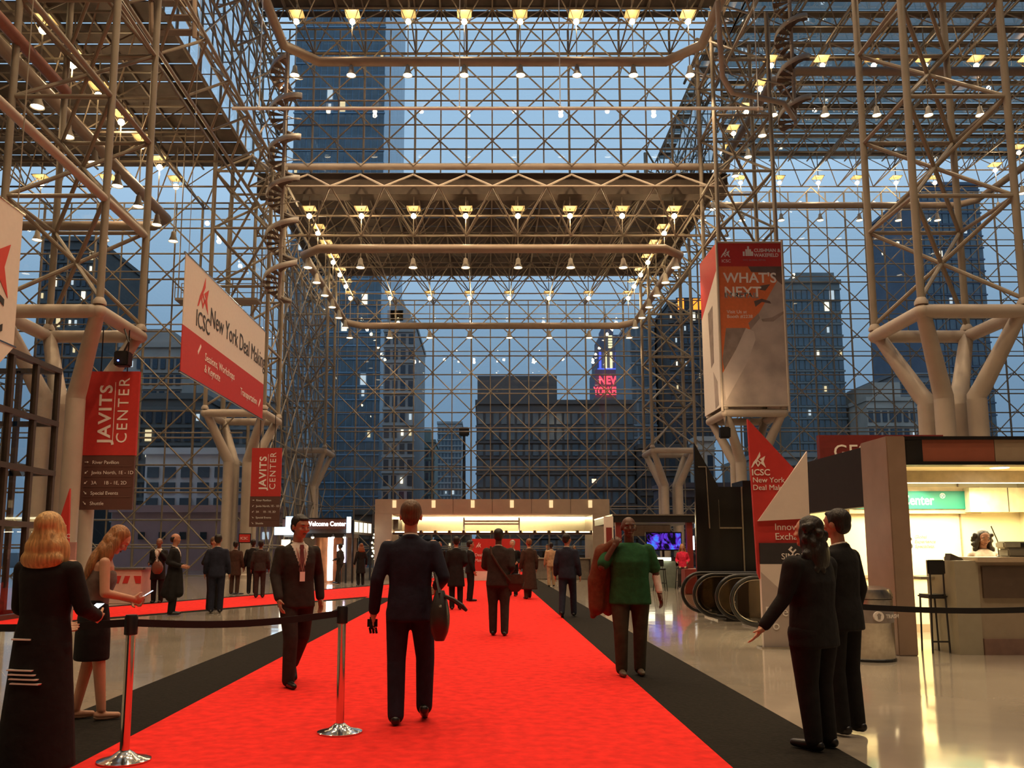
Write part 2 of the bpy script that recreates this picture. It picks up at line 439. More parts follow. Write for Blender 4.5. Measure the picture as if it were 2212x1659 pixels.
# ================================================================== LATTICE MAST COLUMNS
def column(label, cx, yf, ztop, group='mast columns carrying the roof', cap=8.7):
    """Four clustered shafts, splayed arms, a square tube ring and an X-braced four-legged mast above."""
    h = 1.58; cy = yf+h; t = thing('mast_column', label, 'column', (cx, cy, 0), group)
    q = .52
    cor = [(-1,-1), (1,-1), (1,1), (-1,1)]
    for sx, sy in cor:
        a = (cx+sx*q, cy+sy*q)
        MB().tube([(a[0],a[1],0), (a[0],a[1],6.15)], .29, 16).build('shaft', COLM, t, True)
        MB().lathe([(.40,0),(.40,.12),(.31,.2)], (a[0],a[1],0), 16).build('shaft_base', COLM, t, True)
        MB().tube([(a[0],a[1],5.8), (a[0],a[1],6.25), (a[0]+sx*.12,a[1]+sy*.12,6.5), (cx+sx*(h-.12),cy+sy*(h-.12),cap-.12), (cx+sx*h,cy+sy*h,cap)], [.29,.29,.28,.22,.21], 14).build('arm', COLM, t, True)
    for i in range(4):
        a, b = cor[i], cor[(i+1) % 4]
        MB().tube([(cx+a[0]*h,cy+a[1]*h,cap), (cx+b[0]*h,cy+b[1]*h,cap)], .215, 14).build('ring_tube', COLM, t, True)
        MB().ball((cx+a[0]*h, cy+a[1]*h, cap), .225, 14, 10).build('ring_knuckle', COLM, t, True)
    for sx, sy in cor:
        MB().tube([(cx+sx*h,cy+sy*h,cap+.1), (cx+sx*h,cy+sy*h,ztop)], .115, 10).build('mast_leg', STEEL, t, True)
        MB().lathe([(.2,0),(.2,.1),(.13,.22)], (cx+sx*h,cy+sy*h,cap+.2), 12).build('leg_shoe', COLM, t, True)
    z = 9.1; dz = 3.3
    while z < ztop-.3:
        for i in range(4):
            a, b = cor[i], cor[(i+1) % 4]
            if z > 10: MB().tube([(cx+a[0]*h,cy+a[1]*h,z), (cx+b[0]*h,cy+b[1]*h,z)], .07, 8).build('strut', STEEL, t, True)
        zm = z+dz/2
        if zm < ztop:
            for sx, sy in cor:
                MB().tube([(cx+sx*h,cy+sy*h,z), (cx,cy,zm)], .07, 8).build('brace', STEEL, t, True)
                if z+dz < ztop+1.5: MB().tube([(cx+sx*h,cy+sy*h,z+dz), (cx,cy,zm)], .07, 8).build('brace', STEEL, t, True)
            MB().ball((cx,cy,zm), .12, 10, 6).build('node', STEEL, t, True)
        z += dz
    return t
column('beige mast column with square tube ring behind the lit service booth', 14.95, 25.5, 31.8)
column('beige mast column wrapped by the tall orange and grey banner', 14.4, 45.2, 31.8)
column('small beige mast column beyond the tall black panel, near the far glass', 13.9, 62.6, 31.8)
column('beige mast column behind the bronze door frames and red JAVITS sign', -13.4, 25.5, 24.0)
column('beige mast column below the slanting New York Deal Making banner', -13.4, 45.2, 24.0)
column('small beige mast column standing behind the Welcome Center kiosk', -13.4, 62.6, 24.0)
# long pipes that brace the near mast towards the doors
PIPE = mat('red_brown_pipe', (.30, .13, .09), .5, var=.1)
o = beam('trim_13', [(-11.85, 28.6, 12.3), (-11.85, 8, 12.3)], .13, m=COLM)
o = beam('trim_14', [(-14.9, 28.6, 17.6), (-14.9, 8, 17.6)], .2, m=PIPE)
o = beam('trim_15', [(-11.85, 28.6, 15.7), (-11.85, 8, 15.7)], .09, m=STEEL)
# thin bright suspended rail across the hall
RAIL = mat('bright_rail', (.88, .82, .74), .3, .2, var=.03)
t = thing('suspended_rail', 'thin bright rail hung across the hall on long rods', 'rail', (1, 36, 21))
MB().tube([(-11.3, 36, 21.0), (12.4, 36, 21.0)], .075, 8).build('rail', RAIL, t, True)
for x in (-10.1, -1.15, 3.35, 12.2): MB().tube([(x, 36, 21.0), (x, 36, 32.0)], .025, 6).build('hanger_rod', RAIL, t)
for x in (-10.1, -1.15, 3.35, 12.2): MB().ball((x, 36, 21.0), .1).build('clamp', RAIL, t)

# ================================================================== HANGING LAMPS
SHADE = mat('lamp_shade', (.45, .40, .33), .5, var=.05)
PLATE = mat('reflector_plate', (.40, .30, .15), .5, .2, var=.05)
def lamp_proto(drop):
    t = bpy.data.objects.new('hanging_lamp', None); COL.objects.link(t); BASE[t.name] = (0,0,0)
    MB().box(-.40, .40, -.40, .40, .50, .53).build('reflector_plate', PLATE, t)
    m = MB()
    for sx in (-1, 1):
        for sy in (-1, 1): m.tube([(sx*.37, sy*.37, .51), (sx*.12, sy*.12, 0)], .02, 4)
    m.build('cage', STEEL, t)
    MB().ball((0,0,.04), .155, 12, 8).build('bulb', BULB, t, True)
    MB().tube([(0,0,.40), (0,0,2.62)], .035, 6).build('hanger', STEEL, t)
    MB().tube([(0,0,-.1), (0,0,-drop+.5)], .03, 6).build('rod', STEEL, t)
    c = MB().lathe([(.05,.62),(.12,.55),(.15,.30),(.26,.02),(.27,0),(.25,.02),(.14,.28),(.10,.5)], (0,0,-drop), 16).build('can_shade', SHADE, t, True)
    MB().lathe([(0,.035),(.235,.035)], (0,0,-drop), 16).build('lens', LENS, c)
    return t
LP = lamp_proto(3.2)
first = [True]
def lamp(x, y, z, label, group, power=0, spot=0):
    if first[0]: t = LP; t.location = (x, y, z); first[0] = False; t['label'] = label
    else: t = copy_tree(LP, (x, y, z), label)
    t['category'] = 'lamp'; t['group'] = group
    top = 34.28 if z > 25 else (24.16 if x < XL else 23.97)
    for c in t.children:
        if c.name.startswith('hanger'): c.scale = (1, 1, (top-z)/2.62)
    if power: light('POINT', (0, 0, -.25), power, WARM, .15, parent=t)
    if spot: light('SPOT', (0, 0, -3.3), spot, WARM, .25, spot=math.radians(120), parent=t)
    return t
UPW = 120
ORD = ['first', 'second', 'third', 'fourth', 'fifth', 'sixth', 'seventh', 'eighth', 'ninth', 'tenth']
LX = [.4+(k+.5)*MOD for k in range(-4, 4)]
for i, x in enumerate(LX): lamp(x, 44.6, 30.8, ORD[i]+' lamp from the long spiral stair in the row across the upper glass', 'lamps across the upper glass wall', UPW*(i % 2)*2, 1500)
for i, x in enumerate(LX): lamp(x, 49.4, 21.35, ORD[i]+' lamp from the spiral stair in the row just below the upper glass', 'lamps along the near edge of the lower roof', UPW*(i % 2)*1.5, 450)
LXF = [-10.68+(22.02/7)*k for k in range(8)]
for i, x in enumerate(LXF): lamp(x, 65.9, 21.2, ORD[i]+' lamp from the kiosk side in the row along the far glass wall', 'lamps along the far edge of the lower roof', UPW*(i % 2), 500*(i % 2))
for s, x in ((0, -10.6), (1, 11.35)):
    for k in range(1, 6):
        lamp(x, 49.4+k*2.75, 21.3, ORD[k-1]+(' lamp receding under the lower roof on the spiral stair side', ' lamp receding under the lower roof on the orange banner side')[s], ('lamps on the spiral stair side of the lower roof', 'lamps on the banner side of the lower roof')[s], UPW*(k % 2), 0)
for k in range(7): lamp(20.98+(k-1)*3.19, 67.0, 31.3, ORD[k]+' lamp past the orange banner, high along the far side wall', 'lamps on the far edge of the high side roof', UPW*2*(k % 2), 0)
for k in range(6): lamp(17.5+k*MOD, 49.0, 30.8, ORD[k]+' lamp past the small spiral stair, across the high side roof', 'lamps on the near edge of the high side roof', UPW*2*(k % 2), 1200 if k % 2 else 0)
for k in range(1, 6): lamp(17.8, 49+k*3.0, 31.0, ORD[k-1]+' lamp receding along the high roof just above the orange banner', 'lamps receding above the orange banner', UPW*(k % 2), 0)
for k in range(2, 6): lamp(40.1, 49+k*3.0, 31.0, ORD[k-2]+' lamp receding along the outer edge of the high side roof', 'lamps receding beyond the braced mast', UPW*2*(k % 2), 0)
for k in range(7): lamp(-17.5, 46.2-k*2.45, 21.8, ORD[k]+' lamp coming forward from the entrance glass, above the Javits sign', 'lamps receding above the entrance', UPW*2*(k % 2), 900 if k % 2 else 0)
for k in range(1, 5): lamp(-17.5-k*MOD*1.2, 46.0, 21.8, ORD[k-1]+' lamp outward in the short row above the entrance glass wall', 'lamps above the entrance glass wall', UPW*2*(k % 2), 0)
# the same fixtures go on overhead, nearer than the frame shows
for i, x in enumerate((-10.3, -4.2, 1.9, 8.0)):
    for j, y in enumerate((-2, 6, 14, 22, 30)): lamp(x, y, 30.8, '%s lamp of the %s file high overhead, above the frame' % (ORD[j], ORD[i]), 'lamps overhead near the camera', 0, 1900)
for j, y in enumerate((4, 12, 20, 28)): lamp(19, y, 30.8, ORD[j]+' lamp high overhead above the service booths', 'lamps overhead above the booths', 0, 1900)
for j, y in enumerate((8, 18, 28)): lamp(-17.5, y, 21.8, ORD[j]+' lamp overhead above the bronze entrance doors', 'lamps overhead above the doors', 0, 800)
beam('trim_16', [(11.0, 37.5, 27.2), (11.25, 38.2, 25.6), (11.6, 39.2, 24.4), (12.3, 40.0, 24.0), (13.6, 40.4, 24.0), (15.2, 41.0, 24.0), (16.4, 42.9, 24.2)], .13, m=COLM)
beam('trim_17', [(11.0, 37.4, 28.2), (11.25, 38.2, 26.6), (11.6, 39.2, 25.4), (12.3, 40.0, 25.0), (13.6, 40.4, 25.0), (15.2, 41.0, 25.0), (16.4, 42.9, 25.2)], .04, m=COLM)
# ================================================================== CITY BEYOND THE GLASS
ASPH = mat('asphalt', (.035, .036, .04), .85, var=.2, scale=.3)
o = MB().box(-250, 300, 70.6, 600, -.4, -.1).build('ground', ASPH); o['kind'] = 'structure'
o = MB().box(-250, -13.9, 50.5, 70.5, -.4, -.1).build('ground', ASPH); o['kind'] = 'structure'
PANE_D = mat('dark_window', (.045, .06, .08), .15, var=.2)
PANE_B = mat('blue_window', (.12, .155, .18), .15, var=.25, scale=.4)
LIT = [emis('lit_window_a', (1, .80, .45), 1.0), emis('lit_window_b', (1, .90, .68), 1.6), emis('lit_window_c', (.75, .9, 1), .8)]
SH = {}
def win_mesh(w, h, m):
    k = (round(w, 2), round(h, 2), m.name)
    if k not in SH:
        o = MB().box(-w/2, w/2, -.12, .05, -h/2, h/2); me = bpy.data.meshes.new('window_pane'); me.from_pydata(o.v, [], o.f); me.materials.append(m); SH[k] = me
    return SH[k]
def building(label, x0, x1, y, z1, depth, col, cols, rows, lit=.08, z0=0, dark=PANE_D, fill=.62, band=True, zf=None, seed=0, top=None, cap=60, rough=.7):
    """A block with floor bands, piers and single windows on the side that faces the hall."""
    r = random.Random(seed*31+int(abs(x0)*10)); t = thing('building', label, 'building', ((x0+x1)/2, y, 0), 'city buildings beyond the glass')
    wm = mat('facade_%d' % len(MATS), [col[0]*2.1, col[1]*1.85, col[2]*1.6], rough, var=.12, scale=.4)
    MB().box(x0, x1, y, y+depth, 0, z1).build('wall', wm, t)
    fw = (x1-x0)/cols; zb = zf or 1.0; fh = (z1-zb-.8)/rows
    if band:
        for j in range(rows+1):
            MB().box(x0-.1, x1+.1, y-.2, y, zb+j*fh-.12, zb+j*fh+.12).build('floor_band', wm, t)
    cells = [(i, j) for i in range(cols) for j in range(rows)]
    cells.sort(key=lambda c: -c[1]); n = 0
    rest = MB()
    for i, j in cells:
        m = r.choice(LIT) if r.random() < lit*.8 else dark
        w, h = fw*fill, fh*fill
        if m is not dark and r.random() < .75: w, h = w*.5, h*.6
        x = x0+(i+.5)*fw; z = zb+(j+.5)*fh
        if n < cap or m is not dark:
            o = bpy.data.objects.new('window_pane', win_mesh(w, h, m)); COL.objects.link(o); o.parent = t; o.location = (x-(x0+x1)/2, 0, z); n += (m is dark)
        else: rest.box(x-w/2, x+w/2, y-.12, y+.05, z-h/2, z+h/2)
    if rest.v: rest.build('window_grid', dark, t)['kind'] = 'stuff'
    p = MB().box(x0-.15, x1+.15, y-.25, y+depth, z1, z1+.5).build('parapet', wm, t)
    if top:
        for (a, b, h) in top: MB().box(a, b, y+.6, y+depth*.7, z1+.5, z1+.5+h).build('roof_block', wm, t)
    return t
building('tall blue glass tower rising past the top of the hall', -28.4, -15.0, 120, 104, 30, (.10, .17, .26), 14, 52, .03, dark=PANE_B, fill=.8, cap=150, seed=1, rough=.25)
building('grey tower with rounded shoulder beside the blue glass tower', -12.7, -8.8, 105, 29.5, 18, (.20, .21, .23), 4, 14, .10, seed=2, top=[(-12.4, -9.6, 1.6), (-12.0, -10.4, 3.0)])
building('dark bulky block with lit entrance in the middle distance', -1.0, 17.2, 98, 18.2, 25, (.055, .055, .06), 20, 9, .03, seed=3, top=[(-.9, 8.4, 3.0)], dark=PANE_B, fill=.7)
building('low dark block joined to the bulky block', 17.4, 23.7, 96, 12.8, 20, (.05, .045, .045), 6, 5, .05, seed=4)
hb = building('hotel tower carrying red letters under a lit crown', 19.4, 25.2, 150, 27.8, 18, (.13, .12, .12), 6, 12, .06, seed=5)
for (a, b, zA, zB, yy) in ((19.7, 24.9, 28.3, 33.6, 151), (20.3, 24.9, 33.6, 37.5, 152), (21.0, 24.4, 37.5, 40.5, 153), (22.0, 23.6, 40.5, 43.0, 154)):
    MB().box(a, b, yy, yy+8, zA, zB).build('crown_tier', mat('crown_stone', (.16, .16, .22), .7), hb)
CY = emis('crown_yellow', (1, .85, .45), 1.5); CB = emis('crown_blue', (.1, .16, 1), 1.3)
for k in range(4): MB().box(20.6+k*1.0, 21.0+k*1.0, 151.7, 151.95, 34, 37).build('crown_light', CY if k in (1, 2) else CB, hb)
for k in range(5): MB().box(22.5, 23.2, 152.7, 152.95, 38+k*.5, 38.3+k*.5).build('crown_light', CY, hb)
MB().box(20.3, 23.6, 151.6, 151.9, 33.7, 33.95).build('crown_light', CB, hb)
MB().tube([(22.8, 158, 43), (22.8, 158, 47)], [.25, .05], 6).build('spire', BRUSH, hb)
REDN = emis('red_neon', (1, .045, .07), 3.2)
text('NEW', 2.0, REDN, hb, (20.2, 149.6, 30.7), align='LEFT', bold=.06, ext=.05, sx=.82)
text('YORKER', 1.9, REDN, hb, (19.3, 149.6, 28.8), align='LEFT', bold=.06, ext=.05, sx=.62)
building('plain grey slab tower beside the hotel crown', 21.3, 24.9, 123, 34.8, 14, (.16, .20, .25), 4, 18, .02, dark=PANE_B, seed=6)
lb = building('black tower with an orange lit sign on its roof edge', 25.3, 31.0, 115, 35.0, 20, (.04, .035, .035), 9, 20, .16, seed=7)
ORG = emis('orange_sign', (1, .22, .02), 3.0)
MB().box(26.3, 30.6, 114.4, 114.7, 33.9, 35.9).build('sign_board', BLACK, lb)
for a, b in ((26.5, 27.3), (28.6, 29.9)): MB().box(a, b, 114.2, 114.4, 34.2, 35.7).build('sign_light', ORG, lb)
building('narrow pale shop front glowing white near street level', 22.6, 24.5, 91, 13.0, 3, (.30, .30, .30), 2, 3, .9, seed=8)
building('tall dark office tower beside the orange banner', 39.6, 47.0, 110, 36.5, 20, (.10, .115, .125), 10, 22, .10, dark=PANE_B, seed=9, top=[(41.5, 46.6, 1.2)], fill=.75)
building('pale low office block with wide windows below the dark tower', 29.5, 39.8, 92.3, 11.4, 14, (.19, .20, .21), 10, 5, .22, seed=10, fill=.7)
building('beige stepped apartment house behind the braced mast', 47.4, 53.5, 105, 19.8, 15, (.23, .22, .21), 7, 8, .10, seed=11, top=[(48.5, 52, 2)])
building('very tall dark blue tower behind the braced mast', 69.2, 78.5, 130, 59, 20, (.05, .07, .11), 9, 30, .06, dark=PANE_B, seed=12, fill=.8)
building('grey mid-rise house far out beyond the service booth', 58.0, 68.0, 120, 26, 15, (.13, .14, .16), 9, 12, .10, seed=13)
building('long dim warehouse behind the service booth', 40, 75, 84, 9, 8, (.10, .075, .07), 22, 3, .10, seed=14)
building('grey stone house with red roof beacons beyond the entrance', -34.8, -28.8, 80, 20.6, 14, (.19, .18, .18), 8, 12, .05, seed=15, top=[(-33.5, -30.4, 1.5)])
building('dark brick house behind the white building', -29.8, -24.0, 72, 14.2, 6, (.06, .065, .07), 7, 8, .05, seed=16)
building('white building with large square windows past the entrance', -26.3, -18.5, 66, 8.8, 5, (.40, .44, .50), 6, 3, .04, z0=0, zf=4.4, dark=PANE_B, seed=17, fill=.68, band=False)
building('dark tower with checkerboard glass at the edge of the entrance', -45.6, -40.2, 85, 33, 14, (.05, .055, .06), 9, 22, .30, seed=18)
building('grey blue block behind the Deal Making banner', -23.8, -18.0, 77, 14.8, 10, (.14, .17, .20), 7, 8, .08, dark=PANE_B, seed=19)
building('low mauve house wall with a pair of yellow windows', -26.5, -14.8, 61, 4.1, 4, (.30, .22, .27), 8, 1, .25, seed=20, fill=.3, band=False, zf=1.6)
building('distant slender pale tower left of the dark bulky block', -10.2, -5.0, 182, 28.3, 12, (.24, .27, .30), 7, 20, .03, dark=PANE_B, seed=21)
building('small house with a green copper roof in the distance', -12.5, -8.3, 140, 19, 10, (.13, .17, .17), 5, 9, .12, seed=22, top=[(-12, -9, 1.8)])
building('dim street front with shop lights behind the far counter', -14, -1.5, 92, 5.2, 5, (.06, .055, .05), 14, 2, .35, seed=23)
building('distant skyline slab above the long warehouse', 52, 60, 150, 26, 12, (.12, .15, .18), 8, 14, .06, seed=24, dark=PANE_B)
building('low row of houses at the foot of the dark towers', 17.5, 30, 84, 7.5, 5, (.08, .06, .07), 10, 3, .12, seed=25)
# street lamp
t = thing('street_lamp', 'black street lamp post standing outside the far glass', 'street lamp', (-1.98, 80, 0))
MB().tube([(-1.98, 80, -.1), (-1.98, 80, 12.2)], [.22, .13], 10).build('post', BLACK, t, True)
MB().bbox(-2.45, -1.5, 79.6, 80.4, 12.1, 12.9, .1).build('lamp_head', BLACK, t)
MB().lathe([(.35, -.4), (.35, .3), (.24, .4)], (-1.98, 80, 0), 12).build('post_base', BLACK, t, True)
# parked cars with tail lights outside the doors behind the counter
CARD = mat('car_paint', (.03, .03, .035), .25, var=.1); TAIL = emis('tail_light', (1, .06, .03), 6); HEADL = emis('head_light', (1, .9, .75), 6)
def car(label, x, y, rz, tail=True):
    t = thing('car', label, 'car', (x, y, -.1), 'cars outside the far glass', rz)
    prof = [(-2.2, .3), (-2.25, .75), (-1.5, .95), (-.9, 1.42), (.6, 1.45), (1.3, .98), (2.1, .85), (2.25, .35)]
    MB().prism([(p[0], p[1]) for p in prof], -.85, .85, 'y').build('body', CARD, t)
    MB().prism([(-1.3, .98), (-.85, 1.36), (.55, 1.38), (1.15, 1.0)], -.87, .87, 'y').build('side_glass', PANE_D, t)
    for sx in (-1.4, 1.4):
        for sy in (-.85, .85): MB().tube([(sx, sy-.1, .33), (sx, sy+.1, .33)], .33, 14).build('wheel', BLACK, t)
    for sy in (-.6, .6):
        MB().box(-2.3, -2.22, sy-.18, sy+.18, .6, .75).build('tail_lamp', TAIL, t)
        MB().box(2.2, 2.28, sy-.18, sy+.18, .55, .72).build('head_lamp', HEADL, t)
    return t
car('dark car with red tail lights beyond the left end of the far counter', -3.4, 76, PI/2-.1)
car('dark car with red tail lights just beside the tall lamp post', -.6, 78, PI/2+.05)
car('dark car side-on outside the far glass near the dark block', 4.5, 79, .1)
# ================================================================== SPIRAL STAIRS, CATWALKS
TREAD = mat('stair_tread', (.13, .085, .06), .6, var=.15); STRING = mat('stair_stringer', (.50, .45, .39), .5, var=.06)
def spiral(label, cx, cy, z0, z1, r=.88, turn=2.35, a0=0):
    t = thing('spiral_stair', label, 'stair', (cx, cy, z0), 'spiral stairs up to the roof catwalks')
    MB().tube([(cx,cy,z0), (cx,cy,z1+1)], .10, 10).build('pole', COLM, t, True)
    n = int((z1-z0)/.2); per = turn/.2
    for k in range(n):
        a = a0+2*PI*k/per; da = 2*PI/per*1.05; z = z0+k*.2
        pts = [(cx+.1*math.cos(a), cy+.1*math.sin(a)), (cx+r*math.cos(a), cy+r*math.sin(a)), (cx+r*math.cos(a+da), cy+r*math.sin(a+da)), (cx+.1*math.cos(a+da), cy+.1*math.sin(a+da))]
        MB().prism(pts, z, z+.05, 'z').build('tread', TREAD, t)
    for rr, zz, nm in ((r, 0, 'stringer'), (r, 1.0, 'handrail')):
        P = [(cx+rr*math.cos(a0+2*PI*k/per/2), cy+rr*math.sin(a0+2*PI*k/per/2), z0+k*.1+zz) for k in range(2*n+1)]
        if nm == 'handrail': MB().tube(P, .025, 5).build(nm, STEEL, t)
        else:
            m = MB(); v = []
            for p in P: v += [(p[0], p[1], p[2]-.12), (p[0], p[1], p[2]+.16)]
            m.add(v, [(2*i, 2*i+2, 2*i+3, 2*i+1) for i in range(len(P)-1)])
            o = m.build(nm, STRING, t, 2); md = o.modifiers.new('s', 'SOLIDIFY'); md.thickness = .03
    return t
spiral('long spiral stair hanging beside the upper glass wall', -10.85, 43.8, 14.6, 27.8, a0=1.0)
spiral('spiral stair high up near the braced mast', 16.9, 44.0, 24.4, 32.0, r=.9, a0=2.0)
def catwalk(name, pts, wid=.9, label=None, top=24.18):
    t = thing(name, label, 'catwalk', pts[0])
    m = MB(); L = []; R = []
    P = [Vector(p) for p in pts]
    for i, p in enumerate(P):
        d = (P[min(i+1, len(P)-1)]-P[max(i-1, 0)]).normalized(); s = Vector((-d.y, d.x, 0)).normalized()*wid/2
        L.append(p+s); R.append(p-s)
    v = []
    for a, b in zip(L, R): v += [a, b, b-Vector((0,0,.12)), a-Vector((0,0,.12))]
    f = []
    for i in range(len(P)-1):
        for j in range(4): f.append((4*i+j, 4*i+(j+1) % 4, 4*i+4+(j+1) % 4, 4*i+4+j))
    f += [(3,2,1,0), tuple(4*(len(P)-1)+j for j in range(4))]
    MB().add(v, f).build('deck', STEEL, t)
    for side in (L, R):
        for h in (.55, 1.05): MB().tube([p+Vector((0,0,h)) for p in side], .025, 5).build('guard_rail', STEEL, t)
        for p in side: MB().tube([p, p+Vector((0,0,1.05))], .025, 5).build('guard_post', STEEL, t)
    for p in P[:2]: MB().tube([p, p+Vector((0,0,top-p.z))], .03, 6).build('hanger_rod', STEEL, t)
    return t
catwalk('catwalk', [(-16.2, 43.8, 14.5), (-14.6, 43.8, 14.5), (-13.2, 43.8, 14.5), (-11.9, 43.8, 14.5)], label='short beige catwalk at the foot of the long spiral stair')
t = thing('service_ladder', 'brown ladder stair high up in the dark roof corner', 'ladder', (-12.4, 33, 24))
for s in (-.9, .9): MB().tube([(-12.8+s, 31.8, 27.6), (-13.0+s, 33.2, 22.6)], .1, 8).build('side_rail', BMAT, t)
for k in range(9): MB().box(-13.7, -12.0, 31.85+k*.16, 32.25+k*.16, 27.3-k*.55, 27.36-k*.55).build('tread', TREAD, t)

# ================================================================== BANNERS AND HANGING SIGNS
def quad(parent, name, pts, m, off=0):
    return MB().add(pts, [tuple(range(len(pts)))]).build(name, m, parent)
LOGO = [[(0,0), (.12,.05), (.30,.34), (.52,.60), (.66,.78), (.64,1.08), (.40,.64), (.18,.38)],
        [(.58,.56), (.74,.45), (.62,.34), (1.0,0), (.86,.42), (.98,.80)],
        [(.46,.56), (.30,.33), (.40,.33), (.47,.45)], [(.30,.33), (.48,.05), (.48,.18), (.40,.33)],
        [(.48,.05), (.68,.33), (.57,.33), (.48,.18)], [(.68,.33), (.46,.56), (.47,.45), (.57,.33)]]
def logo(parent, m, x, y, z, s, facing='-y', name='emblem', th=.006):
    b = MB()
    for p in LOGO:
        if facing == '-y': b.prism([(x+a*s, z+c*s) for a, c in p], y-th, y, 'y')
        else: b.prism([(y+a*s, z+c*s) for a, c in p], x, x+th, 'x')
    return b.build(name, m, parent)
RX = (PI/2, 0, PI/2)
EMR = mat('emblem_red', (.62, .05, .03), .6, var=.03)
ORANGE = mat('orange_print', (.72, .17, .045), .6, var=.06)
BROWN = mat('brown_panel', (.10, .038, .028), .6, var=.05)
# New York Deal Making banner (faces the runner)
bx = -10.0
t = thing('hanging_banner', 'white and red banner reading New York Deal Making hung beside the runner', 'banner', (bx, 32.8, 7.2), 'event banners')
wf = MB().box(bx-.03, bx, 27.6, 38.0, 8.85, 11.3).build('white_field', WHITEP, t)
rf = MB().box(bx-.03, bx, 27.6, 38.0, 7.25, 8.85).build('red_field', REDP, t)
for z in (7.25, 11.3): MB().tube([(bx-.015, 27.5, z), (bx-.015, 38.1, z)], .035, 6).build('batten', CHROME, t)
for y in (27.9, 37.7): MB().tube([(bx-.015, y, 11.3), (bx-.015, y, 21.7)], .012, 4).build('hanging_cable', STEEL, t)
logo(wf, EMR, bx+.005, 28.9, 9.85, 1.15, '+x')
text('ICSC', .85, LETB, wf, (bx+.01, 28.8, 9.15), RX, sx=.85)
text('New York Deal Making', .98, LETB, wf, (bx+.01, 30.3, 9.55), RX, sx=.83)
text('Sessions, Workshops\n& Keynote', .42, LETW, rf, (bx+.01, 29.9, 8.15), RX)
text('Transportation', .42, LETW, rf, (bx+.01, 34.4, 7.75), RX)
m = MB()
for (y, z, s) in ((29.2, 8.2, 1), (37.3, 7.7, 1)): m.prism([(y, z), (y+.3, z+.35), (y+.22, z+.42), (y-.05, z+.1)], bx, bx+.006, 'x')
m.build('arrow_mark', LETW, t)
# near ICSC banner, cut by the frame
bx = -9.0
t = thing('hanging_banner', 'large white ICSC banner hung above the entrance doors', 'banner', (bx, 13, 4.7), 'event banners')
wf = MB().box(bx-.03, bx, 9.0, 15.98, 5.3, 7.95).build('white_field', WHITEP, t)
MB().prism([(9.0, 4.0), (15.2, 4.55), (15.98, 5.28), (9.0, 5.28)], bx-.03, bx, 'x').build('lower_fold', WHITEP, t)
for z in (5.3, 7.95): MB().tube([(bx-.015, 8.9, z), (bx-.015, 16.05, z)], .03, 6).build('batten', CHROME, t)
for y in (9.4, 15.8): MB().tube([(bx-.015, y, 7.95), (bx-.015, y, 31.9)], .012, 4).build('hanging_cable', STEEL, t)
logo(wf, EMR, bx+.005, 14.35, 6.15, 1.3, '+x')
text('ICSC', 1.0, LETB, wf, (bx+.01, 13.45, 5.45), RX, bold=.012)
# red JAVITS CENTER directory signs
def javits(label, xl, xr, y, z0, zm, z1, rows, sc):
    t = thing('hanging_sign', label, 'sign', ((xl+xr)/2, y, z0), 'red directory signs')
    rp = MB().box(xl, xr, y, y+.12, zm, z1).build('red_panel', REDP, t)
    bp = MB().box(xl-.02, xr-.02, y+.01, y+.11, z0, zm).build('brown_panel', BROWN, t)
    w = xr-xl; h = z1-zm
    R = (PI/2, -PI/2, 0)
    text('JAVITS', w*.33, LETW, rp, (xl+w*.50, y-.005, zm+h*.14), R, bold=.012*sc, spacing=1.12, sx=1.08)
    text('CENTER', w*.29, LETW, rp, (xl+w*.82, y-.005, zm+h*.14), R, spacing=1.25, sx=1.0)
    MB().box(xl+w*.555, xl+w*.565, y-.012, y, zm+h*.13, zm+h*.87).build('divider', LETW, rp)
    hh = (zm-z0)/(len(rows)+.3)
    for i, (s, k) in enumerate(rows):
        zz = zm-hh*(i+.85)
        text(s, hh*.48, LETW, bp, (xl+w*.20, y-.003, zz), ext=.002)
        b = MB(); c = (xl+w*.10, zz+hh*.18); q = hh*.2; an = k
        pts = [(-1,-.12), (.2,-.12), (.2,-.5), (1,0), (.2,.5), (.2,.12), (-1,.12)]
        b.prism([(c[0]+q*(px*math.cos(an)-pz*math.sin(an)), c[1]+q*(px*math.sin(an)+pz*math.cos(an))) for px, pz in pts], y-.006, y+.005, 'y').build('arrow_mark', LETW, bp)
        if i < len(rows)-1: MB().box(xl+w*.06, xr-w*.06, y-.004, y+.004, zm-hh*(i+1.08), zm-hh*(i+1.08)+.012).build('rule', mat('rule_line', (.2, .1, .08), .6), bp)
    for x in (xl+w*.25, xr-w*.25): MB().tube([(x, y+.06, z1), (x, y+.06, 8.7)], .02, 5).build('hanging_cable', BLACK, t)
    return t
ROWS = [('River Pavilion', 0), ('Javits North, 1E - 1D', -2.4), ('3A     1B - 1E, 2D', -2.4), ('Special Events', -.8), ('Shuttle', -.8)]
javits('large red JAVITS CENTER sign over a brown directory, by the near column', -12.93, -11.22, 27.3, 2.72, 4.46, 7.2, ROWS, 1)
javits('small red JAVITS CENTER sign over a brown directory, farther down the hall', -12.33, -10.76, 45.0, 2.65, 4.24, 6.8, ROWS, 1)
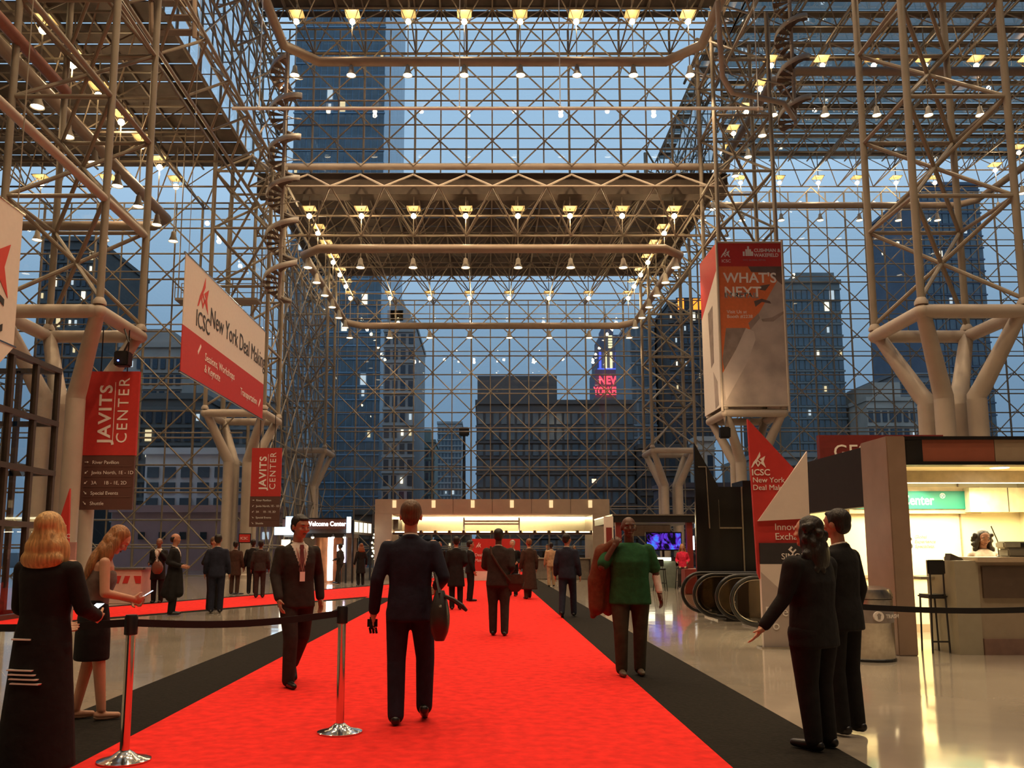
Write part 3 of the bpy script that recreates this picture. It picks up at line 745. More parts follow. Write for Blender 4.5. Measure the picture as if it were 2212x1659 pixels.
# loudspeaker hung from the ring
t = thing('loudspeaker', 'black loudspeaker with blue light hung above the red JAVITS sign', 'loudspeaker', (-11.65, 27.0, 7.3))
MB().bbox(-11.88, -11.42, 26.8, 27.2, 7.3, 7.78, .04).build('cabinet', BLACK, t)
MB().tube([(-11.65, 27.0, 7.75), (-11.5, 27.0, 8.1), (-11.7, 27.05, 8.6)], .03, 6).build('cable', BLACK, t)
MB().ball((-11.72, 26.79, 7.45), .03).build('indicator', emis('blue_led', (.1, .15, 1), 6), t)
t = thing('spotlight', 'black spotlight clamped below the ring of the banner column', 'spotlight', (12.6, 45.0, 7.5))
MB().bbox(12.4, 12.95, 44.7, 45.1, 7.3, 7.9, .06).build('housing', BLACK, t)
MB().tube([(12.7, 44.9, 7.85), (12.85, 45.1, 8.5)], .04, 6).build('bracket', BLACK, t)

# tall four-sided banner wrapped round the second mast
t = thing('wrapped_banner', 'tall orange and grey WHATS NEXT banner box around a mast', 'banner', (14.4, 46.8, 8.9), 'event banners')
x0, x1, y0, y1, z0, z1 = 12.62, 16.18, 44.98, 48.6, 9.05, 18.1
PHOTO = mat('grey_photo_print', (.42, .345, .30), .7, var=.28, scale=.75)
DARKP = mat('dark_photo_print', (.13, .085, .07), .7, var=.3, scale=1.2)
PALEP = mat('pale_photo_print', (.56, .475, .42), .7, var=.15, scale=.9)
MIDP = mat('mid_photo_print', (.26, .20, .17), .7, var=.25, scale=2)
fp = MB().box(x0, x1, y0, y0+.06, z0, z1).build('front_panel', PHOTO, t)
MB().box(x0, x0+.06, y0+.06, y1, z0, z1).build('side_panel', WHITEP, t)
MB().box(x1-.06, x1, y0+.06, y1, z0, z1).build('side_panel', WHITEP, t)
MB().box(x0+.06, x1-.06, y1-.06, y1, z0, z1).build('rear_panel', PHOTO, t)
w, h = x1-x0, z1-z0
fx = lambda a: x0+a*w; fz = lambda b: z1-b*h
def pr(nm, m, pts, d): MB().prism([(fx(a), fz(b)) for a, b in pts], y0-d, y0, 'y').build(nm, m, fp)
pr('red_band', REDP, [(0,0), (1,0), (1,.15), (0,.15)], .004)
pr('orange_field', ORANGE, [(0,.15), (1,.15), (.93,.225), (.47,.53), (.03,.80), (0,.80)], .004)
pr('hair_print', DARKP, [(.47,.15), (1,.15), (1,.27), (.90,.235), (.80,.19), (.52,.185)], .006)
pr('shade_print', MIDP, [(.10,.53), (.40,.53), (.24,.66), (.05,.785), (.03,.72)], .006)
pr('lapel_print', PALEP, [(.40,.53), (.52,.55), (.54,.60), (.40,.74), (.06,.97), (.03,.80), (.24,.66)], .006)
pr('eyebrow_print', DARKP, [(.54,.365), (.66,.35), (.78,.365), (.80,.38), (.66,.37), (.56,.40)], .008)
pr('brow_print', DARKP, [(.64,.27), (.80,.26), (.72,.30), (.64,.295)], .008)
pr('mouth_print', MIDP, [(.64,.475), (.80,.465), (.99,.425), (.99,.44), (.82,.49), (.66,.49)], .008)
pr('neck_print', MIDP, [(.44,.50), (.60,.44), (.62,.47), (.47,.54)], .007)
logo(fp, LETW, fx(.06), y0-.004, fz(.095), .5)
text('ICSC', .24, LETW, fp, (fx(.07), y0-.006, fz(.125)))
m = MB()
for k, (a, hh) in enumerate(((.40, .25), (.44, .38), (.47, .55), (.50, .38), (.53, .25))): m.box(fx(a), fx(a+.028), y0-.01, y0, fz(.085), fz(.085)+hh)
m.build('skyline_emblem', LETW, fp)
text('CUSHMAN &\nWAKEFIELD', .27, LETW, fp, (fx(.57), y0-.006, fz(.06)), bold=.006, sx=.93)
text('NYC GLOBAL RETAIL', .13, LETG, fp, (fx(.40), y0-.006, fz(.115)))
text("WHAT'S\nNEXT", .78, LETW, fp, (fx(.09), y0-.009, fz(.25)), bold=.014)
text('IN RETAIL', .42, LETG, fp, (fx(.09), y0-.009, fz(.345)), bold=.008)
text('Visit Us at\nBooth #2238', .26, LETW, fp, (fx(.12), y0-.009, fz(.44)))
MB().prism([(y0+.06, z1), (y1, z1), (y1, z1-3.4), (y0+.06, z1-1.4)], x0-.006, x0, 'x').build('side_red', REDP, t)
MB().prism([(y0+1.2, z1-3.2), (y0+2.2, z1-3.4), (y0+1.9, z1-6.6), (y0+1.3, z1-6.4)], x0-.006, x0, 'x').build('side_print', MIDP, t)
MB().prism([(y0+.7, z1-7.6), (y0+1.5, z1-6.9), (y0+1.3, z1-9.0), (y0+.6, z1-8.9)], x0-.006, x0, 'x').build('side_print', PHOTO, t)
for x in (x0, x1): MB().tube([(x, y0-.02, z0-.3), (x, y0-.02, z1+.1)], .07, 8).build('corner_pole', COLM, t)
for z in (z0, z1): MB().tube([(x0, y0-.02, z), (x1, y0-.02, z)], .05, 8).build('edge_bar', COLM, t)
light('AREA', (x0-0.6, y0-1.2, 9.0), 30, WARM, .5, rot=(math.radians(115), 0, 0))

# ================================================================== TOTEM SIGNS, TRASH BIN
t = thing('totem_sign', 'red and white ICSC totem beside the pair in black suits', 'sign', (4.5, 13.1, 0), 'event totems')
Y = 13.1
MB().prism([(4.12, 1.1), (4.06, 3.46), (4.73, 2.7), (4.94, 2.4), (4.94, 1.55), (4.16, 1.55), (4.16, 1.0)], Y, Y+.06, 'y').build('red_blade', REDP, t)
MB().prism([(4.145, 1.885), (4.925, 1.925), (4.935, 2.95)], Y-.05, Y-.002, 'y').build('white_blade', WHITEP, t)
MB().box(4.155, 4.975, Y-.04, Y+.04, 1.24, 1.555).build('black_band', mat('charcoal_print', (.03, .027, .03), .6), t)
MB().box(4.155, 4.975, Y-.04, Y+.04, 0.0, 1.238).build('white_panel', WHITEP, t)
PINKG = mat('pale_grey_print', (.46, .385, .345), .6, var=.03)
MB().prism([(4.155, 0), (4.975, 0), (4.975, .35), (4.155, 1.12)], Y-.046, Y-.041, 'y').build('grey_triangle', PINKG, t)
MB().box(4.10, 5.03, Y-.12, Y+.14, 0, .02).build('foot_plate', BRUSH, t)
logo(t, LETW, 4.08, Y-.003, 2.70, .23)
text('ICSC', .135, LETW, t, (4.085, Y-.006, 2.585), bold=.002)
text('New York\nDeal Making', .115, LETW, t, (4.095, Y-.006, 2.475))
text('Innovation\nExchange', .145, LETW, t, (4.40, Y-.006, 1.75))
text('SIMON', .13, LETW, t, (4.47, Y-.046, 1.31))
m = MB()
m.prism([(4.58, 1.455), (4.63, 1.505), (4.65, 1.485), (4.62, 1.455), (4.65, 1.425), (4.69, 1.465), (4.705, 1.45), (4.65, 1.395)], Y-.046, Y-.041, 'y')
m.build('emblem', LETW, t)
text('Broker', .10, LETB, t, (4.49, Y-.046, 1.10), bold=.002)
text('Property', .09, LETG, t, (4.50, Y-.046, .99))
text('River\nPo', .20, LETW, t, (4.19, Y-.052, .47))
t = thing('totem_sign', 'small red pointed totem behind the blond woman', 'sign', (-8.4, 17, 0), 'event totems')
MB().prism([(-8.52, 1.6), (-8.24, 2.66), (-8.2, 1.6)], 16.97, 17.03, 'y').build('red_blade', REDP, t)
MB().box(-8.5, -8.05, 16.97, 17.03, 0, 1.6).build('lower_panel', mat('pink_print', (.42, .20, .18), .6, var=.2, scale=4), t)
MB().box(-8.6, -7.95, 16.85, 17.15, 0, .02).build('foot_plate', BRUSH, t)
text('ICSC', .12, LETW, t, (-8.42, 16.965, 1.68))
t = thing('sign_stand', 'small red sign on a black pole behind the waiting men', 'sign', (-8.08, 29, 0))
MB().box(-8.29, -7.87, 28.98, 29.04, 1.68, 2.0).build('frame', BLACK, t)
MB().box(-8.26, -7.90, 28.96, 28.98, 1.71, 1.97).build('panel', REDP, t)
MB().tube([(-8.26, 29.0, .02), (-8.26, 29.0, 1.7)], .022, 8).build('pole', BLACK, t)
MB().lathe([(.2, 0), (.2, .02), (.03, .04)], (-8.26, 29.0, 0), 16).build('base', BLACK, t)
text('ICSC', .12, LETW, t, (-8.22, 28.955, 1.8))

t = thing('trash_bin', 'round brushed steel trash bin in front of the booth pillar', 'bin', (5.13, 11.72, 0))
MB().lathe([(.315, .0), (.325, .02), (.325, .80), (.315, .80)], (5.13, 11.72, 0), 32).build('drum', BRUSH, t, True)
MB().lathe([(.31, .80), (.33, .81), (.33, .86), (.30, .93), (.20, .965), (.0, .97)], (5.13, 11.72, 0), 32).build('lid', BRUSH, t, True)
MB().lathe([(.328, .50), (.328, .68)], (5.13, 11.72, 0), 32).build('label_band', mat('bin_band', (.26, .22, .20), .5), t, True)
m = MB()
for k in range(1): m.tube([(5.13, 11.36, .59), (5.13, 11.40, .59)], .065, 20)
m.build('round_icon', LETW, t)
MB().prism([(5.115, .555), (5.145, .555), (5.15, .60), (5.16, .61), (5.13, .635), (5.10, .61), (5.11, .60)], 11.355, 11.36, 'y').build('icon_figure', LETG, t)
text('TRASH', .07, LETW, t, (5.23, 11.385, .565), (PI/2, 0, .35))
MB().lathe([(.335, .0), (.335, .03), (.325, .04)], (5.13, 11.72, 0), 32).build('base_ring', BLACK, t)
# ================================================================== FAR COUNTER PAVILION
CREAM = mat('cream_wall', (.80, .70, .46), .6, var=.03)
PANELM = mat('metal_panel', (.50, .42, .33), .35, .6, var=.06, scale=3)
TUBEL = emis('fluorescent_tube', (1.0, .90, .62), 14, True)
COVE = emis('cove_light', (1.0, .88, .56), 10, True)
t = thing('counter_pavilion', 'wide metal pavilion with a glowing cream soffit at the end of the runner', 'pavilion', (.35, 43.5, 0))
XA, XB = -5.4, 6.1
MB().box(XA, XA+.85, 42, 45.4, 0, 3.2).build('post', PANELM, t)
MB().box(XB-.85, XB, 42, 45.4, 0, 3.2).build('post', PANELM, t)
MB().box(XA, XB, 45.2, 45.4, 2.25, 3.2).build('rear_wall', CREAM, t)
MB().box(XA+.85, XB-.85, 42.35, 45.2, 3.16, 3.2).build('soffit', CREAM, t)
MB().box(XA+.04, XB-.04, 42.06, 45.4, 3.2, 3.9).build('header_core', BMAT, t)
npn = 6
for i in range(npn):
    a = XA+(XB-XA)*i/npn; b = XA+(XB-XA)*(i+1)/npn
    MB().bbox(a+.012, b-.012, 42, 42.06, 3.2, 3.92, .01).build('header_panel', PANELM, t)
    MB().box((a+b)/2-.09, (a+b)/2+.09, 41.93, 42.0, 3.50, 3.86).build('panel_reflection', mat('reflection_glow', (.7, .6, .45), .3, .5, emit=(1, .7, .35), estr=.9), t)  # glowing block stands in for an upright light reflection on each header panel
MB().box(XA+.85, XB-.85, 45.0, 45.15, 3.06, 3.15).build('cove_tube', COVE, t)
MB().box(XA+.85, XB-.85, 42.4, 42.55, 2.2, 2.3).build('lintel', BRONZE, t)
for k in range(14):
    x = XA+1.2+k*.70; MB().box(x-.24, x+.24, 42.41, 42.54, 2.31, 2.35).build('strip_light', TUBEL, t)
    MB().box(x+.28, x+.40, 42.38, 42.56, 2.30, 2.40).build('strip_clip', BRONZE, t)
for x in (-1.05, 1.68): MB().tube([(x, 42.6, 2.3), (x, 42.6, 3.05)], .05, 6).build('rack_post', PANELM, t)
for z in (2.72, 2.86): MB().tube([(-1.05, 42.6, z), (1.68, 42.6, z)], .045, 6).build('rack_bar', PANELM, t)
MB().box(XA+.86, XA+1.1, 42.6, 44.6, 2.45, 2.95).build('side_vent', BRONZE, t)
light('AREA', (.35, 44.2, 2.5), 120, (1, .85, .5), 6, rot=(math.radians(120), 0, 0))
t = thing('backdrop_sign', 'red freestanding panel with white emblem in front of the far pavilion', 'sign', (.5, 41.2, 0))
MB().box(-.63, 1.67, 41.2, 41.28, .45, 1.98).build('red_panel', REDP, t)
MB().box(-.63, 1.67, 41.15, 41.4, 0, .45).build('white_base', WHITEP, t)
logo(t, LETW, -.45, 41.19, 1.55, .25)
for k, z in enumerate((1.15, .9)): text(('Deal', 'Making')[k], .2, LETW, t, (-.5, 41.19, z))
for sx, lab in ((-1, 'end nearer the kiosk'), (1, 'end nearer the black booth')):
    pass
t = thing('service_counter', 'long low grey counter under the far pavilion', 'counter', (3.6, 43.6, 0))
MB().bbox(2.0, 5.2, 43.3, 43.9, 0, 1.0, .02).build('body', mat('grey_laminate', (.22, .19, .16), .5), t)
MB().bbox(1.9, 5.3, 43.2, 44.0, 1.0, 1.06, .02).build('worktop', mat('pale_laminate', (.55, .48, .38), .4), t)

# ================================================================== WELCOME KIOSK
COPPER = mat('copper_wall', (.45, .17, .07), .35, .6, var=.25, scale=3)
LETE = emis('sign_letter_light', (1, .97, .9), 5)
BLUEL = emis('pale_blue_screen', (.55, .80, 1.0), 3.2)
WHL = emis('white_light_column', (.92, .95, 1.0), 9, True)
SCRW = emis('white_screen', (.95, .95, 1), 5)
t = thing('welcome_kiosk', 'dark kiosk with lit Welcome Center lettering and copper drum', 'kiosk', (-7.4, 39, 0))
fa = MB().box(-8.95, -6.1, 38, 42, 2.36, 2.80).build('fascia', BROWN, t)
MB().box(-8.95, -6.1, 38.05, 42, 2.80, 2.86).build('fascia_cap', BLACK, t)
MB().box(-8.9, -6.15, 38.1, 41.9, 2.02, 2.36).build('ceiling_box', mat('kiosk_grey', (.18, .16, .14), .6), t)
MB().box(-8.0, -6.15, 38.02, 38.10, 2.0, 2.18).build('lamp_rail', BLACK, t)
text('Welcome Center', .285, LETE, fa, (-7.9, 37.985, 2.50), ext=.01, bold=.004, sx=.86)
MB().lathe([(.62, 0), (.62, 2.0)], (-7.15, 39.4, 0), 28).build('copper_drum', COPPER, t, True)
MB().box(-6.95, -6.75, 38.15, 38.35, .12, 2.0).build('light_column', WHL, t)
MB().box(-6.25, -6.19, 38.2, 38.3, .9, 2.0).build('light_strip', emis('pink_light_strip', (.95, .75, 1), 4), t)
MB().box(-8.9, -6.2, 41.6, 41.8, 0, 2.02).build('rear_wall', mat('kiosk_wall', (.45, .40, .34), .5), t)
MB().box(-6.62, -6.32, 38.6, 38.66, 1.38, 1.66).build('screen', SCRW, t)
MB().box(-6.64, -6.30, 38.66, 38.7, 1.34, 1.7).build('screen_case', BLACK, t)
MB().tube([(-6.47, 38.7, 0), (-6.47, 38.7, 1.4)], .04, 8).build('screen_stand', BLACK, t)
MB().box(-8.72, -7.98, 37.6, 37.7, 2.10, 2.90).build('blue_lightbox', BLUEL, t)
MB().box(-9.2, -8.74, 37.6, 37.7, 2.10, 2.44).build('blue_lightbox', BLUEL, t)
MB().box(-6.10, -5.92, 37.9, 38.0, 2.2, 2.9).build('blue_lightbox', BLUEL, t)
MB().box(-8.95, -8.6, 37.9, 38.1, 1.1, 1.9).build('lit_panel', emis('warm_panel', (1, .85, .6), 3), t)
for k, x in enumerate((-7.6, -6.7, -6.2)):
    MB().lathe([(.02, .12), (.10, 0)], (x, 38.0, 2.02), 10).build('spot_shade', BLACK, t)
    MB().ball((x, 37.98, 2.0), .06).build('spot_bulb', emis('kiosk_bulb', (1, .8, .45), 18), t)
light('POINT', (-7.0, 39.0, 1.8), 60, (1, .8, .55), .3)
for y in (38.4, 41.7): MB().box(-6.22, -6.14, y, y+.1, 0, 2.02).build('corner_post', BLACK, t)
t = thing('poster_wing', 'row of lit white posters on a dark fascia beside the kiosk', 'kiosk', (-5.6, 42, 0))
MB().prism([(-5.85, 38.4), (-5.5, 41.9), (-5.6, 41.95), (-5.95, 38.45)], 2.15, 2.78, 'z').build('fascia', BLACK, t)
for k in range(4):
    y = 38.5+k*.85; x = -5.85+(y-38.4)*.1
    MB().prism([(x+.002, y), (x+.06, y+.6), (x+.08, y+.6), (x+.022, y)], 2.25, 2.7, 'z').build('poster', emis('poster_light', (1, .88, .65), 1.6), t)
for y, x in ((38.5, -5.9), (41.8, -5.56)): MB().tube([(x, y, 0), (x, y, 2.2)], .05, 8).build('post', BLACK, t)
t = thing('light_tree', 'tall stand of small glowing bulbs beside the pavilion post', 'lamp', (-5.75, 46.5, 0))
MB().tube([(-5.75, 46.5, 0), (-5.75, 46.5, 2.3)], .05, 8).build('stem', BLACK, t)
for k in range(26):
    a = k*2.4; r = .22+.16*((k*7) % 5)/5; MB().ball((-5.75+r*math.cos(a), 46.5+r*math.sin(a), .9+k*.055), .055, 8, 5).build('bulb', emis('small_bulb', (1, .9, .55), 12), t)

# ================================================================== BLACK REFRESHMENT BOOTH
DRED = mat('dark_red_panel', (.20, .018, .014), .5, var=.06)
t = thing('refreshment_booth', 'black canopied booth with red posts and a big screen', 'booth', (6.4, 35, 0))
MB().box(4.9, 8.4, 33, 38.5, 2.50, 2.76).build('canopy', BLACK, t)
MB().box(4.88, 8.42, 32.97, 38.52, 2.76, 2.81).build('canopy_edge', BRUSH, t)
for x in (5.02, 7.75): MB().box(x, x+.22, 33.1, 33.35, 0, 2.5).build('post', DRED, t)
MB().box(4.55, 4.9, 32.9, 33.0, .3, 2.72).build('side_panel', WHITEP, t)
MB().box(4.62, 4.84, 32.87, 32.9, 1.7, 2.3).build('side_poster', DRED, t)
MB().box(6.15, 8.0, 37.2, 37.3, 2.05, 2.5).build('rear_valance', mat('khaki_valance', (.35, .30, .22), .7), t)
MB().box(8.0, 8.25, 34.0, 34.05, 1.45, 2.0).build('lit_notice', emis('notice_light', (.9, .95, 1), 2.2), t)
# screen with a swirl of colour
def screen_material():
    m = bpy.data.materials.new('swirl_screen'); m.use_nodes = True; n, l = m.node_tree.nodes, m.node_tree.links; n.clear()
    o = n.new('ShaderNodeOutputMaterial'); e = n.new('ShaderNodeEmission'); tc = n.new('ShaderNodeTexCoord')
    w = n.new('ShaderNodeTexNoise'); w.inputs['Scale'].default_value = 1.6; w.inputs['Detail'].default_value = 4; w.inputs['Distortion'].default_value = 2.5
    r = n.new('ShaderNodeValToRGB'); r.color_ramp.elements[0].position = .42; r.color_ramp.elements[0].color = (.004, .003, .008, 1)
    r.color_ramp.elements[1].position = .80; r.color_ramp.elements[1].color = (.05, .5, .15, 1)
    a = r.color_ramp.elements.new(.52); a.color = (.10, .02, .5, 1); a = r.color_ramp.elements.new(.62); a.color = (.05, .2, .9, 1)
    l.new(tc.outputs['Object'], w.inputs[0]); l.new(w.outputs[0], r.inputs[0]); l.new(r.outputs[0], e.inputs[0]); l.new(e.outputs[0], o.inputs[0]); e.inputs[1].default_value = 1.2
    return m
t = thing('television', 'large black television showing a blue and green swirl', 'television', (7.1, 34.4, 1.4))
MB().bbox(6.40, 7.85, 34.4, 34.48, 1.42, 2.16, .01).build('case', BLACK, t)
MB().box(6.45, 7.80, 34.385, 34.4, 1.47, 2.11).build('screen', screen_material(), t)
MB().tube([(7.1, 34.45, 0), (7.1, 34.45, 1.5)], .05, 8).build('stand', BLACK, t)
MB().box(6.7, 7.5, 34.2, 34.7, 0, .04).build('stand_base', BLACK, t)
t = thing('bar_counter', 'counter with a glowing white top edge under the television', 'counter', (6.6, 33.6, 0))
MB().box(5.9, 7.4, 33.6, 34.1, 0, 1.02).build('body', mat('teal_grey', (.16, .19, .16), .5), t)
MB().box(5.9, 7.2, 33.5, 33.6, 1.04, 1.16).build('light_edge', emis('bar_edge', (1, .9, .6), 7, True), t)
MB().box(5.85, 7.45, 33.6, 34.15, 1.02, 1.18).build('worktop', BLACK, t)
def bar_stool(label, x, y):
    t = thing('bar_stool', label, 'stool', (x, y, 0), 'bar stools')
    MB().bbox(x-.19, x+.19, y-.19, y+.19, .74, .80, .02).build('seat', BLACK, t)
    for sx in (-1, 1):
        for sy in (-1, 1): MB().tube([(x+sx*.15, y+sy*.15, .75), (x+sx*.21, y+sy*.21, 0)], .016, 6).build('leg', BLACK, t)
    MB().tube([(x-.19, y-.19, .28), (x+.19, y-.19, .28), (x+.19, y+.19, .28), (x-.19, y+.19, .28)], .012, 6, closed=True).build('foot_rail', BLACK, t)
    MB().bbox(x-.18, x+.18, y+.16, y+.19, .86, 1.12, .015).build('backrest', BLACK, t)
    for sx in (-1, 1): MB().tube([(x+sx*.14, y+.175, .78), (x+sx*.14, y+.175, .9)], .012, 6).build('back_post', BLACK, t)
    return t
bar_stool('black bar stool standing in front of the refreshment booth', 6.25, 31.0)
bar_stool('second black bar stool closer to the seated woman', 7.35, 32.4)
t = thing('cafe_table', 'small round white table between the people in pink', 'table', (7.55, 31.4, 0))
MB().lathe([(0, .74), (.34, .74), (.35, .755), (.34, .77), (0, .77)], (7.75, 31.6, 0), 24).build('table_top', WHITEP, t)
MB().tube([(7.75, 31.6, .03), (7.75, 31.6, .74)], .03, 8).build('stem', CHROME, t)
MB().lathe([(.22, 0), (.22, .02), (.04, .04)], (7.75, 31.6, 0), 18).build('base', CHROME, t)
t = thing('planter_box', 'low dark red box behind the escalator handrails', 'box', (7.0, 29, 0))
MB().bbox(6.6, 7.5, 28.6, 29.2, 0, .82, .02).build('body', DRED, t)
t = thing('sofa', 'pale green lounge sofa in the refreshment booth', 'sofa', (6.1, 36, 0))
SOF = mat('sofa_fabric', (.30, .32, .24), .8, var=.08)
MB().bbox(5.4, 7.3, 35.6, 36.4, .12, .45, .05).build('seat', SOF, t); MB().bbox(5.4, 7.3, 36.2, 36.5, .4, .85, .05).build('backrest', SOF, t)
for x in (5.4, 7.1): MB().bbox(x, x+.2, 35.6, 36.4, .12, .62, .05).build('armrest', SOF, t)
for x in (5.5, 7.2):
    for y in (35.7, 36.3): MB().tube([(x, y, 0), (x, y, .14)], .03, 6).build('leg', BLACK, t)

# ================================================================== ESCALATORS AND BLACK PANELS
GLB = glass('balustrade_glass', (.78, .73, .66), .03); GBLK = mat('gloss_black', (.010, .009, .009), .15, var=.2)
RUB = mat('handrail_rubber', (.015, .014, .013), .3, var=.1)
def balustrade(t, y, xe, xend):
    r = .42; zc = .53
    arc = [(xe+r-r*math.cos(PI/2*k/8)*1.0, zc+r*math.sin(PI/2*k/8)) for k in range(9)]
    low = [(xe+r-r*math.cos(PI/2*k/8), zc-r*math.sin(PI/2*k/8)) for k in range(9)]
    outline = [(xend, zc+r)] + arc[::-1] + low[1:] + [(xe+r+.9, .03), (xend, .03)]
    path = [(p[0], y, p[1]) for p in outline]
    MB().tube(path, .034, 8).build('handrail', RUB, t, True)
    gp = None
    inner = [(xe+.06+(a-xe)*.94, .53+(b-.53)*.88) for a, b in outline]
    MB().prism(inner, y-.008, y+.008, 'y').build('glass_panel', GLB, t)
    MB().tube([(p[0]+.03, y-.03, .53+(p[1]-.53)*.9) for p in outline[:18]], .010, 6).build('rail_guide', BRUSH, t)
    MB().box(xe+r+.2, xend, y-.09, y+.09, 0, .16).build('skirt', GBLK, t)
def escalator(label, y0, y1, xe, xend):
    t = thing('escalator', label, 'escalator', (xe+1, (y0+y1)/2, 0), 'escalators')
    balustrade(t, y0, xe, xend); balustrade(t, y1, xe+.05, xend)
    MB().box(xe+.5, xe+1.5, y0+.1, y1-.1, 0, .03).build('comb_plate', BRUSH, t)
    for k in range(5): MB().box(xe+1.5+k*.41, xe+1.9+k*.41, y0+.12, y1-.12, 0, .035).build('step', mat('step_metal', (.20, .19, .16), .4, .7), t)
    return t
escalator('nearer escalator with black handrail loops beside the totem', 15.9, 17.1, 4.5, 8.6)
escalator('farther escalator with black handrail loops beside the black panels', 17.9, 19.2, 4.3, 8.6)
t = thing('black_panel_wall', 'glossy black panel enclosure rising behind the escalators', 'partition', (6.6, 20.6, 0))
MB().box(5.55, 6.15, 20.5, 21.4, 0, 2.95).build('panel', GBLK, t); MB().box(6.17, 7.74, 20.5, 21.4, 0, 3.1).build('panel', GBLK, t); MB().box(7.76, 8.35, 20.5, 21.4, 0, 3.5).build('panel', GBLK, t)
for pts in ([(6.13, 20.48, .3), (6.13, 20.48, 2.95)], [(5.56, 20.48, 1.97), (5.56, 20.48, 2.64)], [(5.56, 20.48, 1.97), (6.1, 20.48, 1.97)], [(7.75, 20.48, .3), (7.75, 20.48, 3.5)]):
    MB().tube(pts, .025, 4).build('metal_joint', BRUSH, t)
t = thing('pointed_panel', 'tall black pointed panel with a pale outline', 'sign', (5.2, 20.2, 0))
MB().prism([(4.93, 0), (4.97, 3.97), (5.5, 2.95), (5.5, 0)], 20.2, 20.3, 'y').build('blade', GBLK, t)
MB().tube([(5.03, 20.18, 3.40), (5.22, 20.18, 3.40), (5.26, 20.18, 1.95)], .02, 4).build('outline', BRUSH, t)

# ================================================================== SERVICE BOOTH (lit, at the edge of the frame)
PILL = mat('booth_pillar', (.36, .25, .18), .35, .35, var=.08, scale=3)
BWALL = mat('booth_wall', (.82, .72, .46), .6, var=.02)
t = thing('service_booth', 'brightly lit service booth with metal pillar and green sign wall', 'booth', (8, 14, 0))
MB().bbox(5.71, 5.98, 12.1, 12.95, 0, 3.06, .012).build('pillar', PILL, t)
MB().box(5.73, 5.9, 12.95, 17.6, 2.1, 3.0).build('side_fascia', mat('matt_black', (.014, .012, .011), .6, spec=.2), t)
MB().box(5.74, 5.88, 17.6, 17.75, 0, 3.0).build('rear_post', BRUSH, t)
FB = mat('fascia_brown', (.30, .085, .045), .5, var=.05); FT = mat('fascia_tan', (.33, .25, .17), .5, var=.05)
arc = [(6.0+.38-.38*math.cos(PI/2*k/6), 12.45+.25-.25*math.sin(PI/2*k/6)) for k in range(7)]
MB().prism(arc+[(6.40, 12.45), (6.40, 12.75), (6.0, 12.75)], 2.69, 3.06, 'z').build('fascia_corner', GBLK, t)
MB().box(6.40, 7.45, 12.45, 12.7, 2.72, 3.05).build('fascia_panel', FB, t)
MB().box(7.46, 9.6, 12.45, 12.7, 2.72, 3.05).build('fascia_panel', FT, t)
for z in (2.68, 3.05): MB().box(6.02, 9.6, 12.42, 12.72, z, z+.05).build('fascia_trim', GBLK, t)
MB().box(5.9, 9.8, 12.7, 16.0, 2.70, 2.78).build('ceiling', BWALL, t)
MB().box(5.9, 9.8, 13.6, 13.75, 2.52, 2.70).build('ceiling_beam', mat('booth_beam', (.45, .38, .26), .5), t)
MB().box(6.0, 9.8, 14.2, 14.35, 2.56, 2.62).build('ceiling_tube', TUBEL, t)
MB().box(5.9, 9.8, 15.6, 15.7, 0, 2.70).build('rear_wall', BWALL, t)
MB().box(9.7, 9.8, 12.7, 15.6, 0, 2.70).build('end_wall', BWALL, t)
MB().box(8.62, 9.7, 15.25, 15.6, 2.12, 2.55).build('wall_cabinet', mat('cabinet_cream', (.70, .62, .42), .5), t)
MB().box(9.30, 9.31, 15.24, 15.25, 2.12, 2.55).build('cabinet_joint', BRONZE, t)
MB().box(8.60, 8.615, 15.56, 15.6, 0, 2.7).build('wall_joint', FT, t)
MB().lathe([(0, 0), (.13, 0)], (7.9, 13.1, 2.695), 16).build('downlight', emis('booth_downlight', (1, .95, .8), 12), t)
GREEN = mat('green_sign', (.0, .17, .12), .5, var=.03)
MB().box(6.55, 8.92, 15.44, 15.6, 2.10, 2.58).build('sign_frame', mat('sign_frame_tan', (.50, .40, .25), .5), t)
sp = MB().box(6.63, 8.86, 15.40, 15.44, 2.18, 2.50).build('sign_panel', GREEN, t)
text('Business Center', .25, LETW, sp, (6.74, 15.395, 2.255), ext=.003, bold=.003, sx=.80)
text('\u00ae', .13, LETW, sp, (8.17, 15.395, 2.37), ext=.003)
text('GES', .30, LETB, t, (7.22, 15.595, 1.47), bold=.004)
text('Global\nExperience\nSpecialists.', .085, LETG, t, (7.76, 15.595, 1.66), shear=.25)
MB().box(5.95, 6.06, 15.3, 15.42, 1.05, 1.55).build('door_handle', BRONZE, t)
MB().box(5.95, 6.5, 15.35, 15.58, .90, .98).build('side_shelf', CREAM, t)
MB().box(6.4, 8.6, 15.56, 15.6, .95, 1.0).build('wall_rail', FT, t)
MB().box(6.3, 9.7, 15.55, 15.6, 0, .14).build('skirting', FT, t)
light('AREA', (7.8, 14.0, 2.5), 300, (1, .82, .48), 2.2, rot=(0, 0, 0))
light('SPOT', (7.75, 14.9, 2.68), 60, (1, .9, .6), .05, spot=math.radians(75), rot=(math.radians(40), 0, 0))
t = thing('reception_counter', 'high grey and tan counter of the lit service booth', 'counter', (8, 12.5, 0))
CT = mat('counter_tan', (.34, .27, .19), .45, var=.05); CG = mat('counter_grey', (.36, .32, .23), .5, var=.04); CD = mat('counter_dark', (.10, .065, .045), .4, var=.1)
MB().box(6.62, 6.95, 12.22, 13.0, 0, 1.30).build('end_block', CG, t)
MB().box(6.95, 9.4, 12.24, 13.0, 0, 1.28).build('body', CT, t)
MB().box(7.0, 9.4, 12.20, 12.24, .78, 1.22).build('dark_panel', CD, t)
